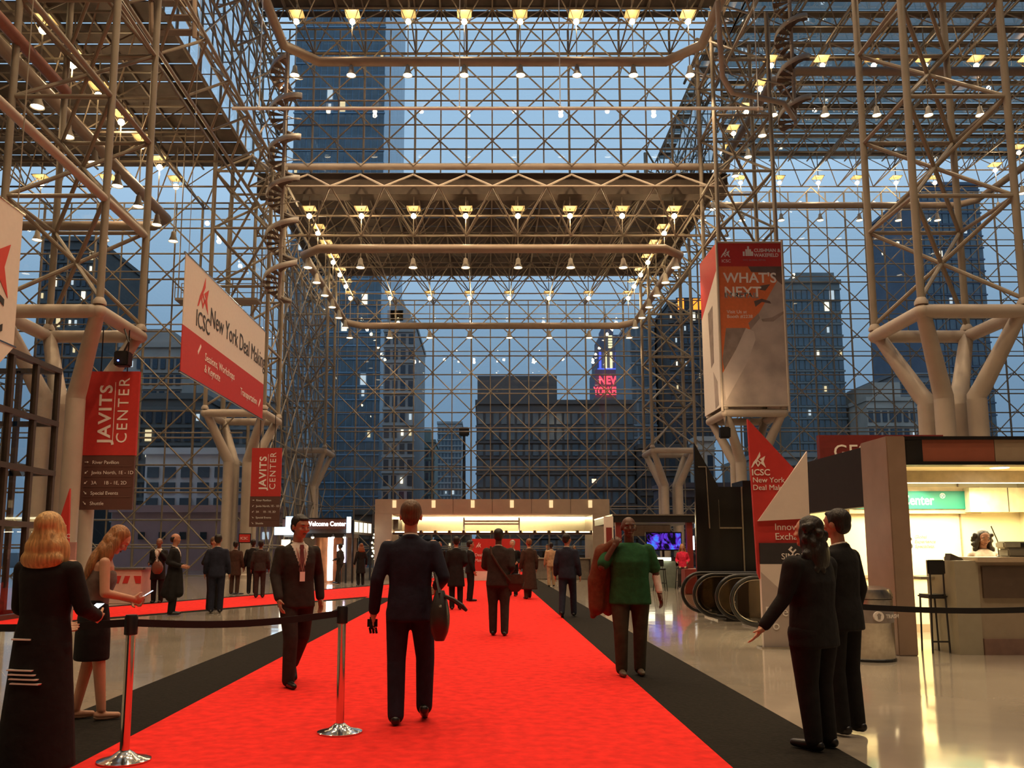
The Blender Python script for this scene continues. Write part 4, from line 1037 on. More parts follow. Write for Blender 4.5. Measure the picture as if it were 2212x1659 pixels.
MB().box(6.96, 9.4, 12.20, 12.24, 0, .22).build('plinth', mat('counter_plinth', (.22, .13, .10), .5), t)
MB().box(6.92, 9.5, 12.15, 13.05, 1.28, 1.35).build('worktop', mat('counter_top', (.52, .40, .27), .35), t)
MB().box(6.42, 6.62, 12.78, 13.0, 1.02, 1.06).build('side_shelf', CG, t)
t = thing('high_stool', 'tall black chair tucked beside the reception counter', 'stool', (6.45, 12.6, 0))
MB().bbox(6.33, 6.58, 12.38, 12.42, 1.10, 1.31, .015).build('backrest', BLACK, t)
MB().bbox(6.33, 6.60, 12.4, 12.75, .76, .82, .02).build('seat', BLACK, t)
for x in (6.36, 6.57):
    for y in (12.42, 12.72): MB().tube([(x, y, .78), (x+(.015 if x > 6.5 else -.02), y, 0)], .013, 6).build('leg', BLACK, t)
for x in (6.36, 6.55): MB().tube([(x, 12.4, .8), (x, 12.4, 1.15)], .012, 6).build('back_post', BLACK, t)
MB().tube([(6.35, 12.42, .16), (6.58, 12.42, .16)], .012, 6).build('foot_rail', BLACK, t)
t = thing('payment_terminal', 'grey payment terminal on the reception counter', 'terminal', (7.5, 12.5, 1.35))
MB().bbox(7.48, 7.9, 12.35, 12.6, 1.35, 1.47, .02).build('base', mat('terminal_grey', (.16, .15, .12), .5), t)
MB().bbox(7.44, 7.9, 12.38, 12.6, 1.47, 1.57, .02).build('printer', mat('terminal_pale', (.30, .29, .22), .5), t)
MB().box(7.68, 7.88, 12.37, 12.38, 1.49, 1.55).build('display', BLACK, t)
t = thing('paper_roll', 'round white paper roll beside the grey terminal', 'roll', (7.76, 12.78, 1.35))
MB().lathe([(.03, -.04), (.085, -.04), (.085, .04), (.03, .04), (.03, -.04)], (0, 0, 0), 20).build('roll', LETW, t).location = (0, 0, .085)
t.children[0].rotation_euler = (PI/2, 0, 0)
t.children[0].data.transform(Matrix.Translation((7.76, 12.78, 1.35)))
t = thing('pen', 'thin pen standing up on the reception counter', 'pen', (7.5, 12.62, 1.35))
MB().tube([(7.52, 12.66, 1.58), (7.44, 12.66, 1.80)], .008, 6).build('barrel', BLACK, t); MB().lathe([(.03, 0), (.03, .01), (.008, .03), (.008, .23)], (7.52, 12.66, 1.35), 10).build('holder', BLACK, t)
t = thing('card_holder', 'small dark card holder on the end of the counter', 'holder', (6.75, 12.5, 1.3))
MB().prism([(6.66, 1.30), (6.86, 1.30), (6.84, 1.33), (6.68, 1.40)], 12.4, 12.55, 'y').build('holder', BRONZE, t)
t = thing('overhead_sign', 'dark red sign with white letters above the service booth', 'sign', (7.9, 17.5, 0))
MB().box(6.85, 9.4, 17.42, 17.56, 3.05, 3.79).build('panel', mat('maroon_panel', (.16, .012, .012), .5), t)
for x in (6.9, 9.3): MB().tube([(x, 17.5, 0), (x, 17.5, 3.1)], .05, 8).build('post', BLACK, t)
text('GES', .42, LETW, t, (7.12, 17.415, 3.3))

# ================================================================== ENTRANCE VESTIBULE (bronze frames)
w = struct('door_1', (-10, 14.5, 0))
for y in [19.7-.98*k for k in range(10)]: MB().box(-10.06, -9.94, y-.05, y+.05, 0, 5.6).build('mullion', BRONZE, w)
for z in (.05, 2.0, 3.2, 4.35, 5.6): MB().box(-10.07, -9.93, 10.8, 19.75, z-.06, z+.06).build('transom', BRONZE, w)
for x in (-10.9, -11.8, -12.7): MB().box(x-.05, x+.05, 19.64, 19.76, 0, 5.6).build('mullion', BRONZE, w)
for z in (.05, 2.0, 3.2, 4.35, 5.6): MB().box(-12.8, -10, 19.64, 19.76, z-.06, z+.06).build('transom', BRONZE, w)
for y in [19.7-.98*k for k in range(9)]:
    for a, b in ((.1, 1.94), (2.06, 3.14), (3.26, 4.29), (4.41, 5.54)):
        MB().add([(-10, y-.93, a), (-10, y-.05, a), (-10, y-.05, b), (-10, y-.93, b)], [(0,1,2,3)]).build('pane', GLS, w)
# registration desk
t = thing('registration_desk', 'pale pink registration desk with red print', 'desk', (-9.85, 24.0, 0))
PNK = mat('pink_desk', (.66, .42, .36), .6, var=.05)
MB().bbox(-10.4, -9.35, 23.6, 24.4, 0, .92, .01).build('body', PNK, t)
MB().bbox(-10.45, -9.3, 23.55, 24.45, .92, .97, .01).build('top', BRUSH, t)
for a in (-10.1, -9.86): MB().prism([(a, .55), (a+.14, .55), (a+.20, .75), (a+.06, .75)], 23.59, 23.6, 'y').build('red_mark', REDP, t)
MB().prism([(-9.50, .55), (-9.36, .55), (-9.36, .75), (-9.56, .75)], 23.59, 23.6, 'y').build('red_mark', REDP, t)

# ================================================================== STANCHIONS
def stanchion(label, x, y):
    t = thing('stanchion', label, 'stanchion', (x, y, 0), 'belt stanchions')
    MB().lathe([(.175, 0), (.178, .012), (.15, .022), (.09, .035), (.055, .06), (.035, .075)], (x, y, .012), 32).build('base', CHROME, t, True)
    po = MB().tube([(x, y, .06), (x, y, .90)], .032, 20).build('post', CHROME, t, True)
    MB().lathe([(.033, .86), (.045, .865), (.045, .985), (.038, 1.0), (0, 1.0)], (x, y, 0), 20).build('cassette', BLACK, po, True)
    return t
def belt(label, a, b, z=.945):
    a = Vector((*a, z)); b = Vector((*b, z)); d = (b-a).normalized(); n = Vector((-d.y, d.x, 0))*.003
    m = MB(); v = []; N = 12
    for k in range(N+1):
        p = a.lerp(b, k/N); sag = -.045*math.sin(PI*k/N)
        for s, h in ((1, -.026), (1, .026), (-1, .026), (-1, -.026)): v.append(p+n*s+Vector((0, 0, h+sag)))
    f = [(4*k+j, 4*k+(j+1) % 4, 4*k+4+(j+1) % 4, 4*k+4+j) for k in range(N) for j in range(4)]
    f += [(3,2,1,0), tuple(4*N+j for j in range(4))]
    return tag(m.add(v, f).build('retractable_belt', mat('belt_web', (.008, .007, .007), .8)), label, 'belt', 'stanchion belts')
S1, S2, S0 = (-2.48, 6.12), (-1.155, 7.05), (-4.6, 6.3)
stanchion('chrome stanchion at the edge of the red runner beside the women', *S1)
stanchion('chrome stanchion standing on the red runner', *S2)
stanchion('chrome stanchion hidden behind the blond woman', *S0)
stanchion('chrome stanchion behind the man of the black-suited pair', 3.22, 8.0)
stanchion('chrome stanchion in front of the reception counter', 5.6, 7.9)
belt('black belt between the two chrome stanchions on the runner', S1, S2)
belt('black belt running behind the blond woman', S0, S1)
belt('black belt in front of the trash bin and lit booth', (3.22, 8.0), (5.6, 7.9))
# ================================================================== PEOPLE
def fabric(name, col, rough=.85, b=.35): return mat(name, col, rough, var=.2, scale=14, bump=b, spec=.2)
def skin(name, col): return mat(name, col, .5, var=.08, scale=10, spec=.35)
SK_A = skin('skin_light', (.52, .27, .17)); SK_B = skin('skin_tan', (.40, .18, .11)); SK_C = skin('skin_dark', (.10, .045, .028)); SK_D = skin('skin_brown', (.20, .09, .055))
NAVY = fabric('navy_suit', (.016, .018, .032)); BLK = fabric('black_cloth', (.012, .011, .011)); CHAR = fabric('charcoal_suit', (.030, .024, .021))
BRNC = fabric('brown_coat', (.05, .026, .018)); TANS = fabric('tan_suit', (.42, .27, .16)); GRNS = fabric('green_shirt', (.018, .085, .030)); OLIVE = fabric('olive_trousers', (.045, .038, .022))
WSH = fabric('white_shirt', (.70, .60, .52), b=.1); PINKS = fabric('pink_top', (.75, .03, .08)); BLUES = fabric('blue_top', (.05, .12, .30)); DOVE = fabric('dove_top', (.14, .10, .085), b=.2)
LEATH = mat('shoe_leather', (.012, .010, .009), .3, var=.2); SHOEB = mat('brown_shoe', (.10, .07, .04), .5, var=.2); NUDE = mat('nude_shoe', (.55, .36, .25), .4, var=.05)
def hairm(name, col):
    m = mat(name, col, .5, var=.4, scale=1.0, bump=.5, spec=.35); n, l = m.node_tree.nodes, m.node_tree.links
    mp = n.new('ShaderNodeMapping'); mp.inputs['Scale'].default_value = (70, 70, 5)
    nz = n['Noise Texture']; l.new(n['Texture Coordinate'].outputs['Object'], mp.inputs[0]); l.new(mp.outputs[0], nz.inputs['Vector']); return m
H_DK = hairm('dark_hair', (.015, .010, .007)); H_BR = hairm('brown_hair', (.10, .048, .022)); H_BL = hairm('blond_hair', (.50, .29, .11)); H_LB = hairm('light_brown_hair', (.30, .13, .045)); H_GR = hairm('grey_hair', (.35, .30, .26)); H_GI = hairm('ginger_hair', (.20, .075, .03))
EYEW = mat('eye_white', (.32, .28, .24), .3, var=.02); LIPS = mat('lip_tone', (.15, .05, .04), .5, var=.05)
QUEUE = []
def V(*a): return Vector(a)
def capsule(m, p, q, r1, r2, n=14):
    p = Vector(p); q = Vector(q); d = (q-p)
    if d.length < 1e-5: d = V(0,0,1e-4)
    d = d.normalized()
    m.tube([p-d*r1*.985, p-d*r1*.72, p-d*r1*.3, p, q, q+d*r2*.3, q+d*r2*.72, q+d*r2*.985], [r1*.17, r1*.69, r1*.95, r1, r2, r2*.95, r2*.69, r2*.17], n)
def limb(m, pts, rs, n=14):
    for i in range(len(pts)-1): capsule(m, pts[i], pts[i+1], rs[i], rs[i+1], n)
def loft(m, rings, n=24, sq=2.4):
    vs = []; fs = []
    for cx, cy, cz, rx, ry in rings:
        for j in range(n):
            t = 2*PI*j/n; c, s = math.cos(t), math.sin(t)
            vs.append((cx+rx*math.copysign(abs(c)**(2/sq), c), cy+ry*math.copysign(abs(s)**(2/sq), s), cz))
    for i in range(len(rings)-1):
        for j in range(n): fs.append((i*n+j, i*n+(j+1) % n, (i+1)*n+(j+1) % n, (i+1)*n+j))
    fs.append(tuple(range(n))[::-1]); fs.append(tuple((len(rings)-1)*n+j for j in range(n)))
    m.add(vs, fs)
def oball(m, c, ax, r, n=12, k=8):
    b = MB().ball((0,0,0), (1,1,1), n, k); c = Vector(c); A = [Vector(a).normalized() for a in ax]
    m.add([c+A[0]*(v[0]*r[0])+A[1]*(v[1]*r[1])+A[2]*(v[2]*r[2]) for v in b.v], b.f)
def xf(m, M, k=0):
    m.v = m.v[:k]+[tuple(M @ Vector(v)) for v in m.v[k:]]
def hand(m, wrist, d, side, nrm, curl=.55, fist=False):
    """palm, four unequal bent fingers and a thumb leaving the side of the palm"""
    w = Vector(wrist); d = Vector(d).normalized(); nr = Vector(nrm); nr = (nr-d*nr.dot(d)).normalized(); ac = d.cross(nr).normalized()*side
    oball(m, w+d*.05, (d, ac, nr), (.058, .043, .019))
    capsule(m, w-d*.02, w+d*.02, .027, .030, 10)
    if fist: curl = 1.25
    for k, (o, L) in enumerate(((.036, .066), (.012, .076), (-.012, .072), (-.034, .055))):
        a = w+d*.088+ac*o; c1 = curl*.55; c2 = curl*1.15; c3 = curl*1.7
        b = a+(d*math.cos(c1)+nr*math.sin(c1))*L*.45; c = b+(d*math.cos(c2)+nr*math.sin(c2))*L*.32; e = c+(d*math.cos(c3)+nr*math.sin(c3))*L*.25
        limb(m, [a, b, c, e], [.0095, .009, .0083, .0075], 8)
    a = w+d*.028+ac*.034; b = a+(d*.62+ac*.62+nr*.35).normalized()*.038; c = b+(d*.85+ac*.25+nr*.45).normalized()*.03
    limb(m, [w+d*.02+ac*.02, a, b, c], [.015, .013, .0105, .009], 8)
def queue(m, name, material, parent, vox, scale, smooth=5, cut=None):
    me = bpy.data.meshes.new(name); me.from_pydata([(v[0]*scale, v[1]*scale, v[2]*scale) for v in m.v], [], m.f); me.materials.append(material)
    o = bpy.data.objects.new(name, me); COL.objects.link(o)
    if parent is not None: o.parent = parent
    r = o.modifiers.new('r', 'REMESH'); r.mode = 'VOXEL'; r.voxel_size = vox; r.use_smooth_shade = True
    s = o.modifiers.new('s', 'SMOOTH'); s.factor = .5; s.iterations = smooth
    QUEUE.append((o, cut, scale)); return o
def finish_people():
    dg = bpy.context.evaluated_depsgraph_get(); res = []
    for o, cut, sc in QUEUE: res.append(bpy.data.meshes.new_from_object(o.evaluated_get(dg)))
    for (o, cut, sc), me in zip(QUEUE, res):
        old = o.data; mt = old.materials[0]; o.modifiers.clear(); o.data = me
        if cut:
            bm = bmesh.new(); bm.from_mesh(me)
            dead = [f for f in bm.faces if cut(f.calc_center_median()/sc)]
            bmesh.ops.delete(bm, geom=dead, context='FACES'); bm.to_mesh(me); bm.free()
        if not me.materials: me.materials.append(mt)
        for p in me.polygons: p.use_smooth = True; p.material_index = 0
        bpy.data.meshes.remove(old)
ARM0 = ((.245, -.03, 1.13), (.265, .05, .885))
LEG0 = ((.10, .015, .49), (.10, -.02, .085))
def person(label, x, y, h, a, sk=SK_A, hair='short', hm=H_DK, top='suit', topm=NAVY, botm=None, bottom='trousers', shoes=LEATH, wid=1.0,
           armR=ARM0, armL=ARM0, legR=LEG0, legL=LEG0, heelR=0, heelL=0, yaw=0, nod=0, lean=0, fine=False, shirt=WSH, tie=None, openv=True, hem=None,
           handR=(.45, None), handL=(.45, None), fem=False, zoff=.018, group='people in the hall', face=False, seated=False):
    """local frame: +Y ahead, +X the person's right-hand side; heights for a 1.75 m figure"""
    sc = h/1.75; vb = (.0068 if fine else .016)*1.0; vc = .011 if fine else .019
    W = wid*(.90 if fem else 1.0); sh = .185*W
    AR = [V(sh, 0, 1.40), V(*armR[0]), V(*armR[1])]; AL = [V(-sh, 0, 1.40), V(-armL[0][0], *armL[0][1:]), V(-armL[1][0], *armL[1][1:])]
    LR = [V(.095*W, 0, .90), V(*legR[0]), V(*legR[1])]; LL = [V(-.095*W, 0, .90), V(-legL[0][0], *legL[0][1:]), V(-legL[1][0], *legL[1][1:])]
    hipz = .95
    Mup = Matrix.Translation((0, 0, hipz)) @ Matrix.Rotation(-lean, 4, 'X') @ Matrix.Translation((0, 0, -hipz))
    Mh = Matrix.Translation((0, 0, 1.50)) @ Matrix.Rotation(yaw, 4, 'Z') @ Matrix.Rotation(-nod, 4, 'X') @ Matrix.Scale(1.07, 4) @ Matrix.Translation((0, 0, -1.50))
    # ---- body
    b = MB(); u = MB(); hd = MB()
    loft(u, [(0,0,.90,.15*W,.10), (0,0,1.0,.155*W,.105), (0,0,1.09,.14*W,.10), (0,.005,1.25,.16*W,.112), (0,0,1.37,.165*W,.10), (0,-.005,1.45,.09*W,.07)])
    capsule(u, (0,-.012,1.42), (0,.004,1.57), .058, .054)
    oball(hd, (0,-.002,1.662), ((1,0,0),(0,1,0),(0,0,1)), (.076,.097,.090), 18, 12); oball(hd, (0,.030,1.606), ((1,0,0),(0,1,0),(0,0,1)), (.058,.064,.068), 16, 10)
    oball(hd, (0,.066,1.556), ((1,0,0),(0,1,0),(0,0,1)), (.027,.026,.022)); capsule(hd, (0,.088,1.652), (0,.103,1.618), .009, .014, 8)
    for s in (-1, 1):
        oball(hd, (s*.079,-.004,1.632), ((1,0,0),(0,1,0),(0,0,1)), (.011,.021,.032)); capsule(hd, (s*.012,.088,1.672), (s*.045,.078,1.672), .011, .009, 8)
        oball(hd, (s*.04,.070,1.618), ((1,0,0),(0,1,0),(0,0,1)), (.024,.022,.022))
    xf(hd, Mh); k = len(u.v); u.add(hd.v, hd.f)
    for A, s, hn in ((AR, 1, handR), (AL, -1, handL)):
        limb(u, A, [.054*W, .042, .030])
        d = (A[2]-A[1]).normalized(); nr = Vector(hn[1]) if hn[1] else V(-s, .25, 0)
        hand(u, A[2]+d*.01, d, (1 if d.cross(nr).y > 0 else -1) if hn[1] is None else (hn[2] if len(hn) > 2 else 1), nr, hn[0])
    xf(u, Mup); b.add(u.v, u.f)
    for A, hl in ((LR, heelR), (LL, heelL)):
        limb(b, A, [.088*W, .056, .040])
        f = V(0, math.cos(hl), -math.sin(hl)); up = V(0, math.sin(hl), math.cos(hl)); an = A[2]
        capsule(b, an-f*.03-up*.045, an+f*.14-up*.055, .034, .026)
    body = queue(b, 'person', sk, None, vb*sc, sc, 4)
    tag(body, label, 'person', group)
    body.location = (x, y, zoff); body.rotation_euler = (0, 0, math.radians(a))
    # ---- garments
    def upper(name, m, build, vox=vc, cut=None, sm=5):
        g = MB(); build(g); xf(g, Mup); return queue(g, name, m, body, vox*sc, sc, sm, cut)
    hemz = hem if hem else {'suit': .80, 'coat': .50, 'jacket': .84, 'shirt': .83, 'dress': .88}.get(top, .82)
    def torso(g, e=0.0, hz=hemz, bust=fem):
        fl = .0 if hz > .7 else min(.055, (.7-hz)*.16)
        R = [(0,-.005,hz,(.192+fl)*W+e,.142+fl+e*.6), (0,-.005,hz+.012,(.195+fl)*W+e,.145+fl+e*.6)]
        if hz < .86: R += [(0,-.005,.94,.185*W+e,.138+e*.6)]
        R += [(0,0,1.08,(.158 if fem else .172)*W+e,.124*(.5+.5*W)+e*.6), (0,.012 if bust else .006,1.26,.182*W+e,(.142 if bust else .137)*(.5+.5*W)+e*.6), (0,0,1.36,.190*W+e,.122+e*.6), (0,-.006,1.425,.165*W+e,.098+e*.6), (0,-.008,1.452,.115*W+e,.085+e*.6), (0,-.01,1.475,.078*W+e*.5,.072+e*.4)]
        loft(g, R)
    def sleeves(g, r=(.066, .057, .048), short=False, back=.012):
        for A in (AR, AL):
            d = (A[2]-A[1]).normalized()
            if short: q = A[0].lerp(A[1], .80); capsule(g, A[0]-V(0,0,.01), q, .066*W, .064*W)
            else: limb(g, [A[0]-V(0,0,.012), A[1], A[2]-d*back], [r[0]*W, r[1], r[2]], 16)
    vz = 1.17
    vcut = (lambda c: c.y > .02 and 1.02 < c.z < 1.56 and c.z > vz and abs(c.x) < .012+(c.z-vz)*.30) if openv else None
    if top in ('suit', 'coat', 'jacket'):
        def bj(g):
            torso(g); sleeves(g)
            g.tube([(.066*math.cos(t), -.012+.062*math.sin(t), 1.460-.02*math.sin(t)) for t in [2*PI*i/14 for i in range(14)]], .022, 8, closed=True)
        upper({'suit': 'suit_jacket', 'coat': 'overcoat', 'jacket': 'jacket'}[top], topm, bj, cut=vcut)
        if openv and shirt: upper('shirt', shirt, lambda g: torso(g, -.012, .92), vox=vc*1.1)
        if shirt:
            g = MB(); g.tube([(.058*math.cos(t), -.008+.058*math.sin(t), 1.482-.016*math.sin(t)) for t in [2*PI*i/16 for i in range(16)]], .013, 8, closed=True); xf(g, Mup)
            queue(g, 'collar', shirt, body, .008*sc if fine else .012*sc, sc, 2)
    elif top == 'shirt':
        upper('shirt', topm, lambda g: (torso(g, .014), sleeves(g, short=True)), cut=None)
    elif top == 'dress':
        def bd(g):
            loft(g, [(0,0,.86,.17,.12), (0,0,1.08,.142,.108), (0,.014,1.24,.160,.134), (0,.012,1.32,.150,.118), (0,.01,1.335,.13,.10)])
            for s in (-1, 1): capsule(g, (s*.095,.075,1.33), (s*.10,-.05,1.43), .016, .014, 8); capsule(g, (s*.10,-.05,1.43), (s*.09,-.095,1.32), .014, .016, 8)
        upper('top', topm, bd)
    if tie:
        yy = lambda z: .118+.02*max(0, 1-abs(z-1.24)/.2)
        P = [(.018, 1.455), (.024, 1.42), (.016, 1.405), (.034, 1.18), (0, 1.13)]
        g = MB(); vs = []; fs = []
        for s, z in P: vs += [(-s, yy(z)+.006, z), (s, yy(z)+.006, z), (s, yy(z)-.012, z), (-s, yy(z)-.012, z)]
        for i in range(len(P)-1):
            for j in range(4): fs.append((4*i+j, 4*i+(j+1) % 4, 4*i+4+(j+1) % 4, 4*i+4+j))
        fs += [(3,2,1,0)]; g.add(vs, fs); xf(g, Mup); g.v = [(v[0]*sc, v[1]*sc, v[2]*sc) for v in g.v]
        o = g.build('necktie', tie, None); o.parent = body
    bm_ = botm or topm
    if bottom == 'trousers':
        g = MB(); loft(g, [(0,0,.80,.165*W,.118), (0,0,.88,.178*W,.128), (0,0,.97,.168*W,.120), (0,0,1.02,.150*W,.108)])
        for A in (LR, LL):
            lo = A[2]+(A[2]-A[1]).normalized()*.02
            limb(g, [A[0]-V(0,0,.03), A[1], lo], [.102*W, .077*(.6+.4*W), .066], 18)
        queue(g, 'trousers', bm_, body, vc*sc, sc, 5)
    elif bottom == 'skirt':
        g = MB(); loft(g, [(0,.0,.52,.185,.15), (0,0,.535,.187,.152), (0,0,.75,.195,.15), (0,0,.92,.175,.135), (0,0,1.06,.148,.112)])
        queue(g, 'skirt', bm_, body, vc*sc, sc, 5)
    for A, hl in ((LR, heelR), (LL, heelL)):
        g = MB(); f = V(0, math.cos(hl), -math.sin(hl)); up = V(0, math.sin(hl), math.cos(hl)); an = A[2]
        if bottom == 'skirt':
            capsule(g, an-f*.035-up*.062, an+f*.03-up*.066, .030, .026); capsule(g, an+f*.03-up*.068, an+f*.145-up*.064, .027, .022)
        else:
            capsule(g, an-f*.045-up*.048, an+f*.06-up*.050, .040, .038); capsule(g, an+f*.06-up*.052, an+f*.175-up*.056, .039, .030); capsule(g, an-up*.05, an+up*.015, .043, .040)
        g.v = [v if v[2]-0 > .004 or hl or True else (v[0], v[1], .004) for v in g.v]
        queue(g, 'shoe', shoes, body, (.010 if fine else .017)*sc, sc, 3)
    # ---- hair, face
    if hair:
        g = MB()
        E = ((1,0,0),(0,1,0),(0,0,1))
        oball(g, (0,-.019,1.680), E, (.083,.096,.086), 18, 12); oball(g, (0,-.050,1.632), E, (.074,.058,.072), 14, 10)
        if hair == 'short':
            oball(g, (0,.052,1.722), E, (.055,.035,.022))
            for s in (-1, 1): oball(g, (s*.072,-.002,1.660), E, (.014,.030,.040))
        elif hair == 'balding':
            g = MB(); oball(g, (0,-.060,1.635), E, (.075,.050,.070), 14, 10)
            for s in (-1, 1): oball(g, (s*.070,-.02,1.655), E, (.014,.040,.035))
        st = MB(); cap_ = g
        if hair in ('long', 'longer', 'bob', 'curly'):
            g = st
            for s in (-1, 1): oball(g, (s*.072,.0,1.63), E, (.024,.055,.075)); oball(g, (s*.085,-.01,1.56), E, (.030,.050,.075))
            oball(g, (0,-.06,1.57), E, (.10,.055,.10), 14, 10)
            if hair == 'bob':
                oball(g, (0,-.055,1.53), E, (.13,.070,.10), 14, 10); oball(g, (0,-.065,1.46), E, (.15,.065,.075), 16, 10)
                for s in (-1, 1): oball(g, (s*.105,-.005,1.50), E, (.035,.055,.10))
            if hair in ('long', 'longer', 'curly'):
                oball(g, (0,-.085,1.47), E, (.125,.050,.12), 14, 10)
                for s in (-1, 1): oball(g, (s*.10,-.03,1.47), E, (.035,.05,.11))
            if hair == 'longer': oball(g, (0,-.115,1.36), E, (.12,.045,.15), 14, 10)
            if hair == 'curly':
                r = random.Random(5)
                for q in range(34):
                    t = r.uniform(-.3, PI+.3); oball(g, (.125*math.cos(t)*r.uniform(.7,1.1), -.03-.075*math.sin(t), r.uniform(1.36,1.70)), E, (.032,.032,.032), 8, 6)
        g = cap_
        Ms = Matrix.Translation((0, .10*math.sin(nod), 0)) @ Matrix.Translation((0, 0, 1.50)) @ Matrix.Rotation(yaw, 4, 'Z') @ Matrix.Rotation(-nod*.3, 4, 'X') @ Matrix.Scale(1.07, 4) @ Matrix.Translation((0, 0, -1.50))
        xf(g, Mh); xf(st, Ms); g.add(st.v, st.f); xf(g, Mup)
        queue(g, 'hair', hm, body, (.010 if fine else .016)*sc, sc, 3)
    if face:
        for s in (-1, 1):
            for nm, mt, c, r in (('eye', EYEW, (s*.031,.0815,1.645), (.011,.009,.0055)), ('pupil', LETB, (s*.031,.0885,1.645), (.005,.003,.005)), ('eyebrow', hm if hair else LETB, (s*.032,.0905,1.670), (.020,.006,.0045))):
                g = MB(); oball(g, c, ((1,0,0),(0,1,0),(0,0,1)), r); xf(g, Mh); xf(g, Mup); g.v = [(v[0]*sc, v[1]*sc, v[2]*sc) for v in g.v]
                o = g.build(nm, mt, None, 2); o.parent = body
        g = MB(); oball(g, (0,.091,1.582), ((1,0,0),(0,1,0),(0,0,1)), (.024,.008,.008)); xf(g, Mh); xf(g, Mup); g.v = [(v[0]*sc, v[1]*sc, v[2]*sc) for v in g.v]
        o = g.build('lips', LIPS, None, 2); o.parent = body
    body['_up'] = 0; del body['_up']
    return body, (lambda p: body_world(x, y, zoff, a, sc, Mup, p))
def body_world(x, y, z, a, sc, Mup, p):
    q = (Mup @ Vector(p))*sc; r = math.radians(a)
    return Vector((x+q.x*math.cos(r)-q.y*math.sin(r), y+q.x*math.sin(r)+q.y*math.cos(r), z+q.z))
def child_parts(body, h, name, m, g):
    sc = h/1.75; g.v = [(v[0]*sc, v[1]*sc, v[2]*sc) for v in g.v]; o = g.build(name, m, None); o.parent = body; return o
def lanyard(body, h, z=1.10, w=.055):
    yy = .148
    g = MB(); g.tube([(-.05, .05, 1.46), (-.045, .125, 1.38), (0, yy+.004, z+.1), (.045, .125, 1.38), (.05, .05, 1.46)], .006, 5); child_parts(body, h, 'lanyard', mat('lanyard_band', (.45, .25, .2), .6), g)
    g = MB(); g.box(-w/2, w/2, yy, yy+.008, z, z+.1); child_parts(body, h, 'badge', LETW, g)
WALK_F = ((.10, .16, .50), (.10, .22, .095)); WALK_B = ((.10, -.02, .49), (.10, -.30, .16))
HOLD = ((.24, -.10, 1.14), (.20, .16, 1.06))

# ---- nearest figures
P1, w1 = person('man in a navy suit walking away down the runner with a black bag', -.64, 7.42, 1.83, 2, SK_A, 'short', H_BR, 'suit', NAVY, fine=True,
    armL=((.265, -.04, 1.135), (.295, .03, .875)), armR=((.27, -.06, 1.15), (.22, .15, 1.07)), legL=((.105, .0, .49), (.10, -.06, .085)), legR=((.125, .07, .50), (.12, .10, .125)), heelR=.35, openv=False)
P2, w2 = person('man in a charcoal suit and striped tie walking towards the camera', -2.04, 9.42, 1.79, 212, SK_B, 'short', H_DK, 'suit', CHAR, fine=True, face=True, tie=fabric('plum_tie', (.16, .06, .06)),
    armR=((.25, .02, 1.14), (.24, .14, .90)), armL=((.26, -.06, 1.14), (.27, -.02, .89)), legR=((.09, .10, .50), (.10, .10, .085)), legL=((.10, -.06, .50), (.11, -.36, .20)), heelL=.9, yaw=.3, nod=.18)
lanyard(P2, 1.78, 1.08)
P3, w3 = person('blond woman in a long black coat seen from behind', -2.80, 5.55, 1.65, -12, SK_A, 'bob', H_BL, 'coat', BLK, fine=True, fem=True, hem=.10, openv=False, shirt=None,
    armR=((.25, .05, 1.13), (.17, .30, 1.06)), armL=((.24, .05, 1.13), (.12, .26, 1.02)), wid=1.12, handR=(.7, (-1, 0, .5)), handL=(.7, (1, 0, .5)))
g = MB(); g.box(-.12, .02, -.154, -.13, .93, .94); child_parts(P3, 1.65, 'reflective_stripe', LETW, g)
for k in range(4):
    g = MB(); g.prism([(-.13+.012*k, .735-.028*k), (.06+.02*k, .735-.028*k), (.065+.02*k, .744-.028*k), (-.125+.012*k, .744-.028*k)], -.170-.002*k, -.14, 'y'); child_parts(P3, 1.65, 'reflective_stripe', LETW, g)
P4, w4 = person('long-haired woman in a dark skirt looking down at her phone', -3.40, 7.58, 1.66, -62, SK_A, 'longer', H_LB, 'dress', DOVE, BLK, 'skirt', NUDE, fine=True, fem=True, nod=.62, lean=.12,
    armR=((.24, .04, 1.13), (.12, .28, 1.10)), armL=((.24, .06, 1.13), (.10, .30, 1.08)), legR=((.09, .06, .49), (.09, .10, .085)), legL=((.09, -.02, .49), (.09, -.10, .085)), handR=(.8, (-1, 0, .4)), handL=(.8, (1, 0, .4)), shirt=None, face=True)
P5, w5 = person('woman in a black trouser suit holding out her hand', 2.44, 6.50, 1.66, 38, SK_A, 'curly', H_DK, 'suit', BLK, fine=True, fem=True, wid=1.42, openv=False, shirt=None, hem=.76,
    armL=((.30, .05, 1.14), (.42, .16, .93)), armR=((.26, .02, 1.13), (.22, .10, .89)), handL=(.25, (0, .3, 1), -1), yaw=.2)
P6, w6 = person('man in a black suit and white collar beside the woman in black', 2.88, 7.05, 1.74, 34, SK_B, 'short', H_DK, 'suit', BLK, fine=True, yaw=.05,
    armR=((.25, -.02, 1.13), (.25, .06, .88)), armL=((.25, -.02, 1.13), (.27, .05, .88)))
P7, w7 = person('bald man in a green shirt carrying a brown jacket over his shoulder', 1.70, 10.2, 1.80, 180, SK_C, None, H_DK, 'shirt', GRNS, OLIVE, 'trousers', SHOEB, wid=1.17, fine=True, face=True, hem=.78,
    armR=((.33, .10, 1.20), (.20, .12, 1.42)), armL=((.30, -.02, 1.14), (.33, .04, .90)), handR=(1.2, (-.4, -1, 0), 1), legR=((.12, .05, .49), (.12, .04, .085)), legL=((.11, -.02, .49), (.10, -.04, .085)))
g = MB(); limb(g, [V(-.305, -.015, 1.09), V(-.328, .035, .93)], [.047, .038]); child_parts(P7, 1.80, 'arm_sleeve', WSH, g)
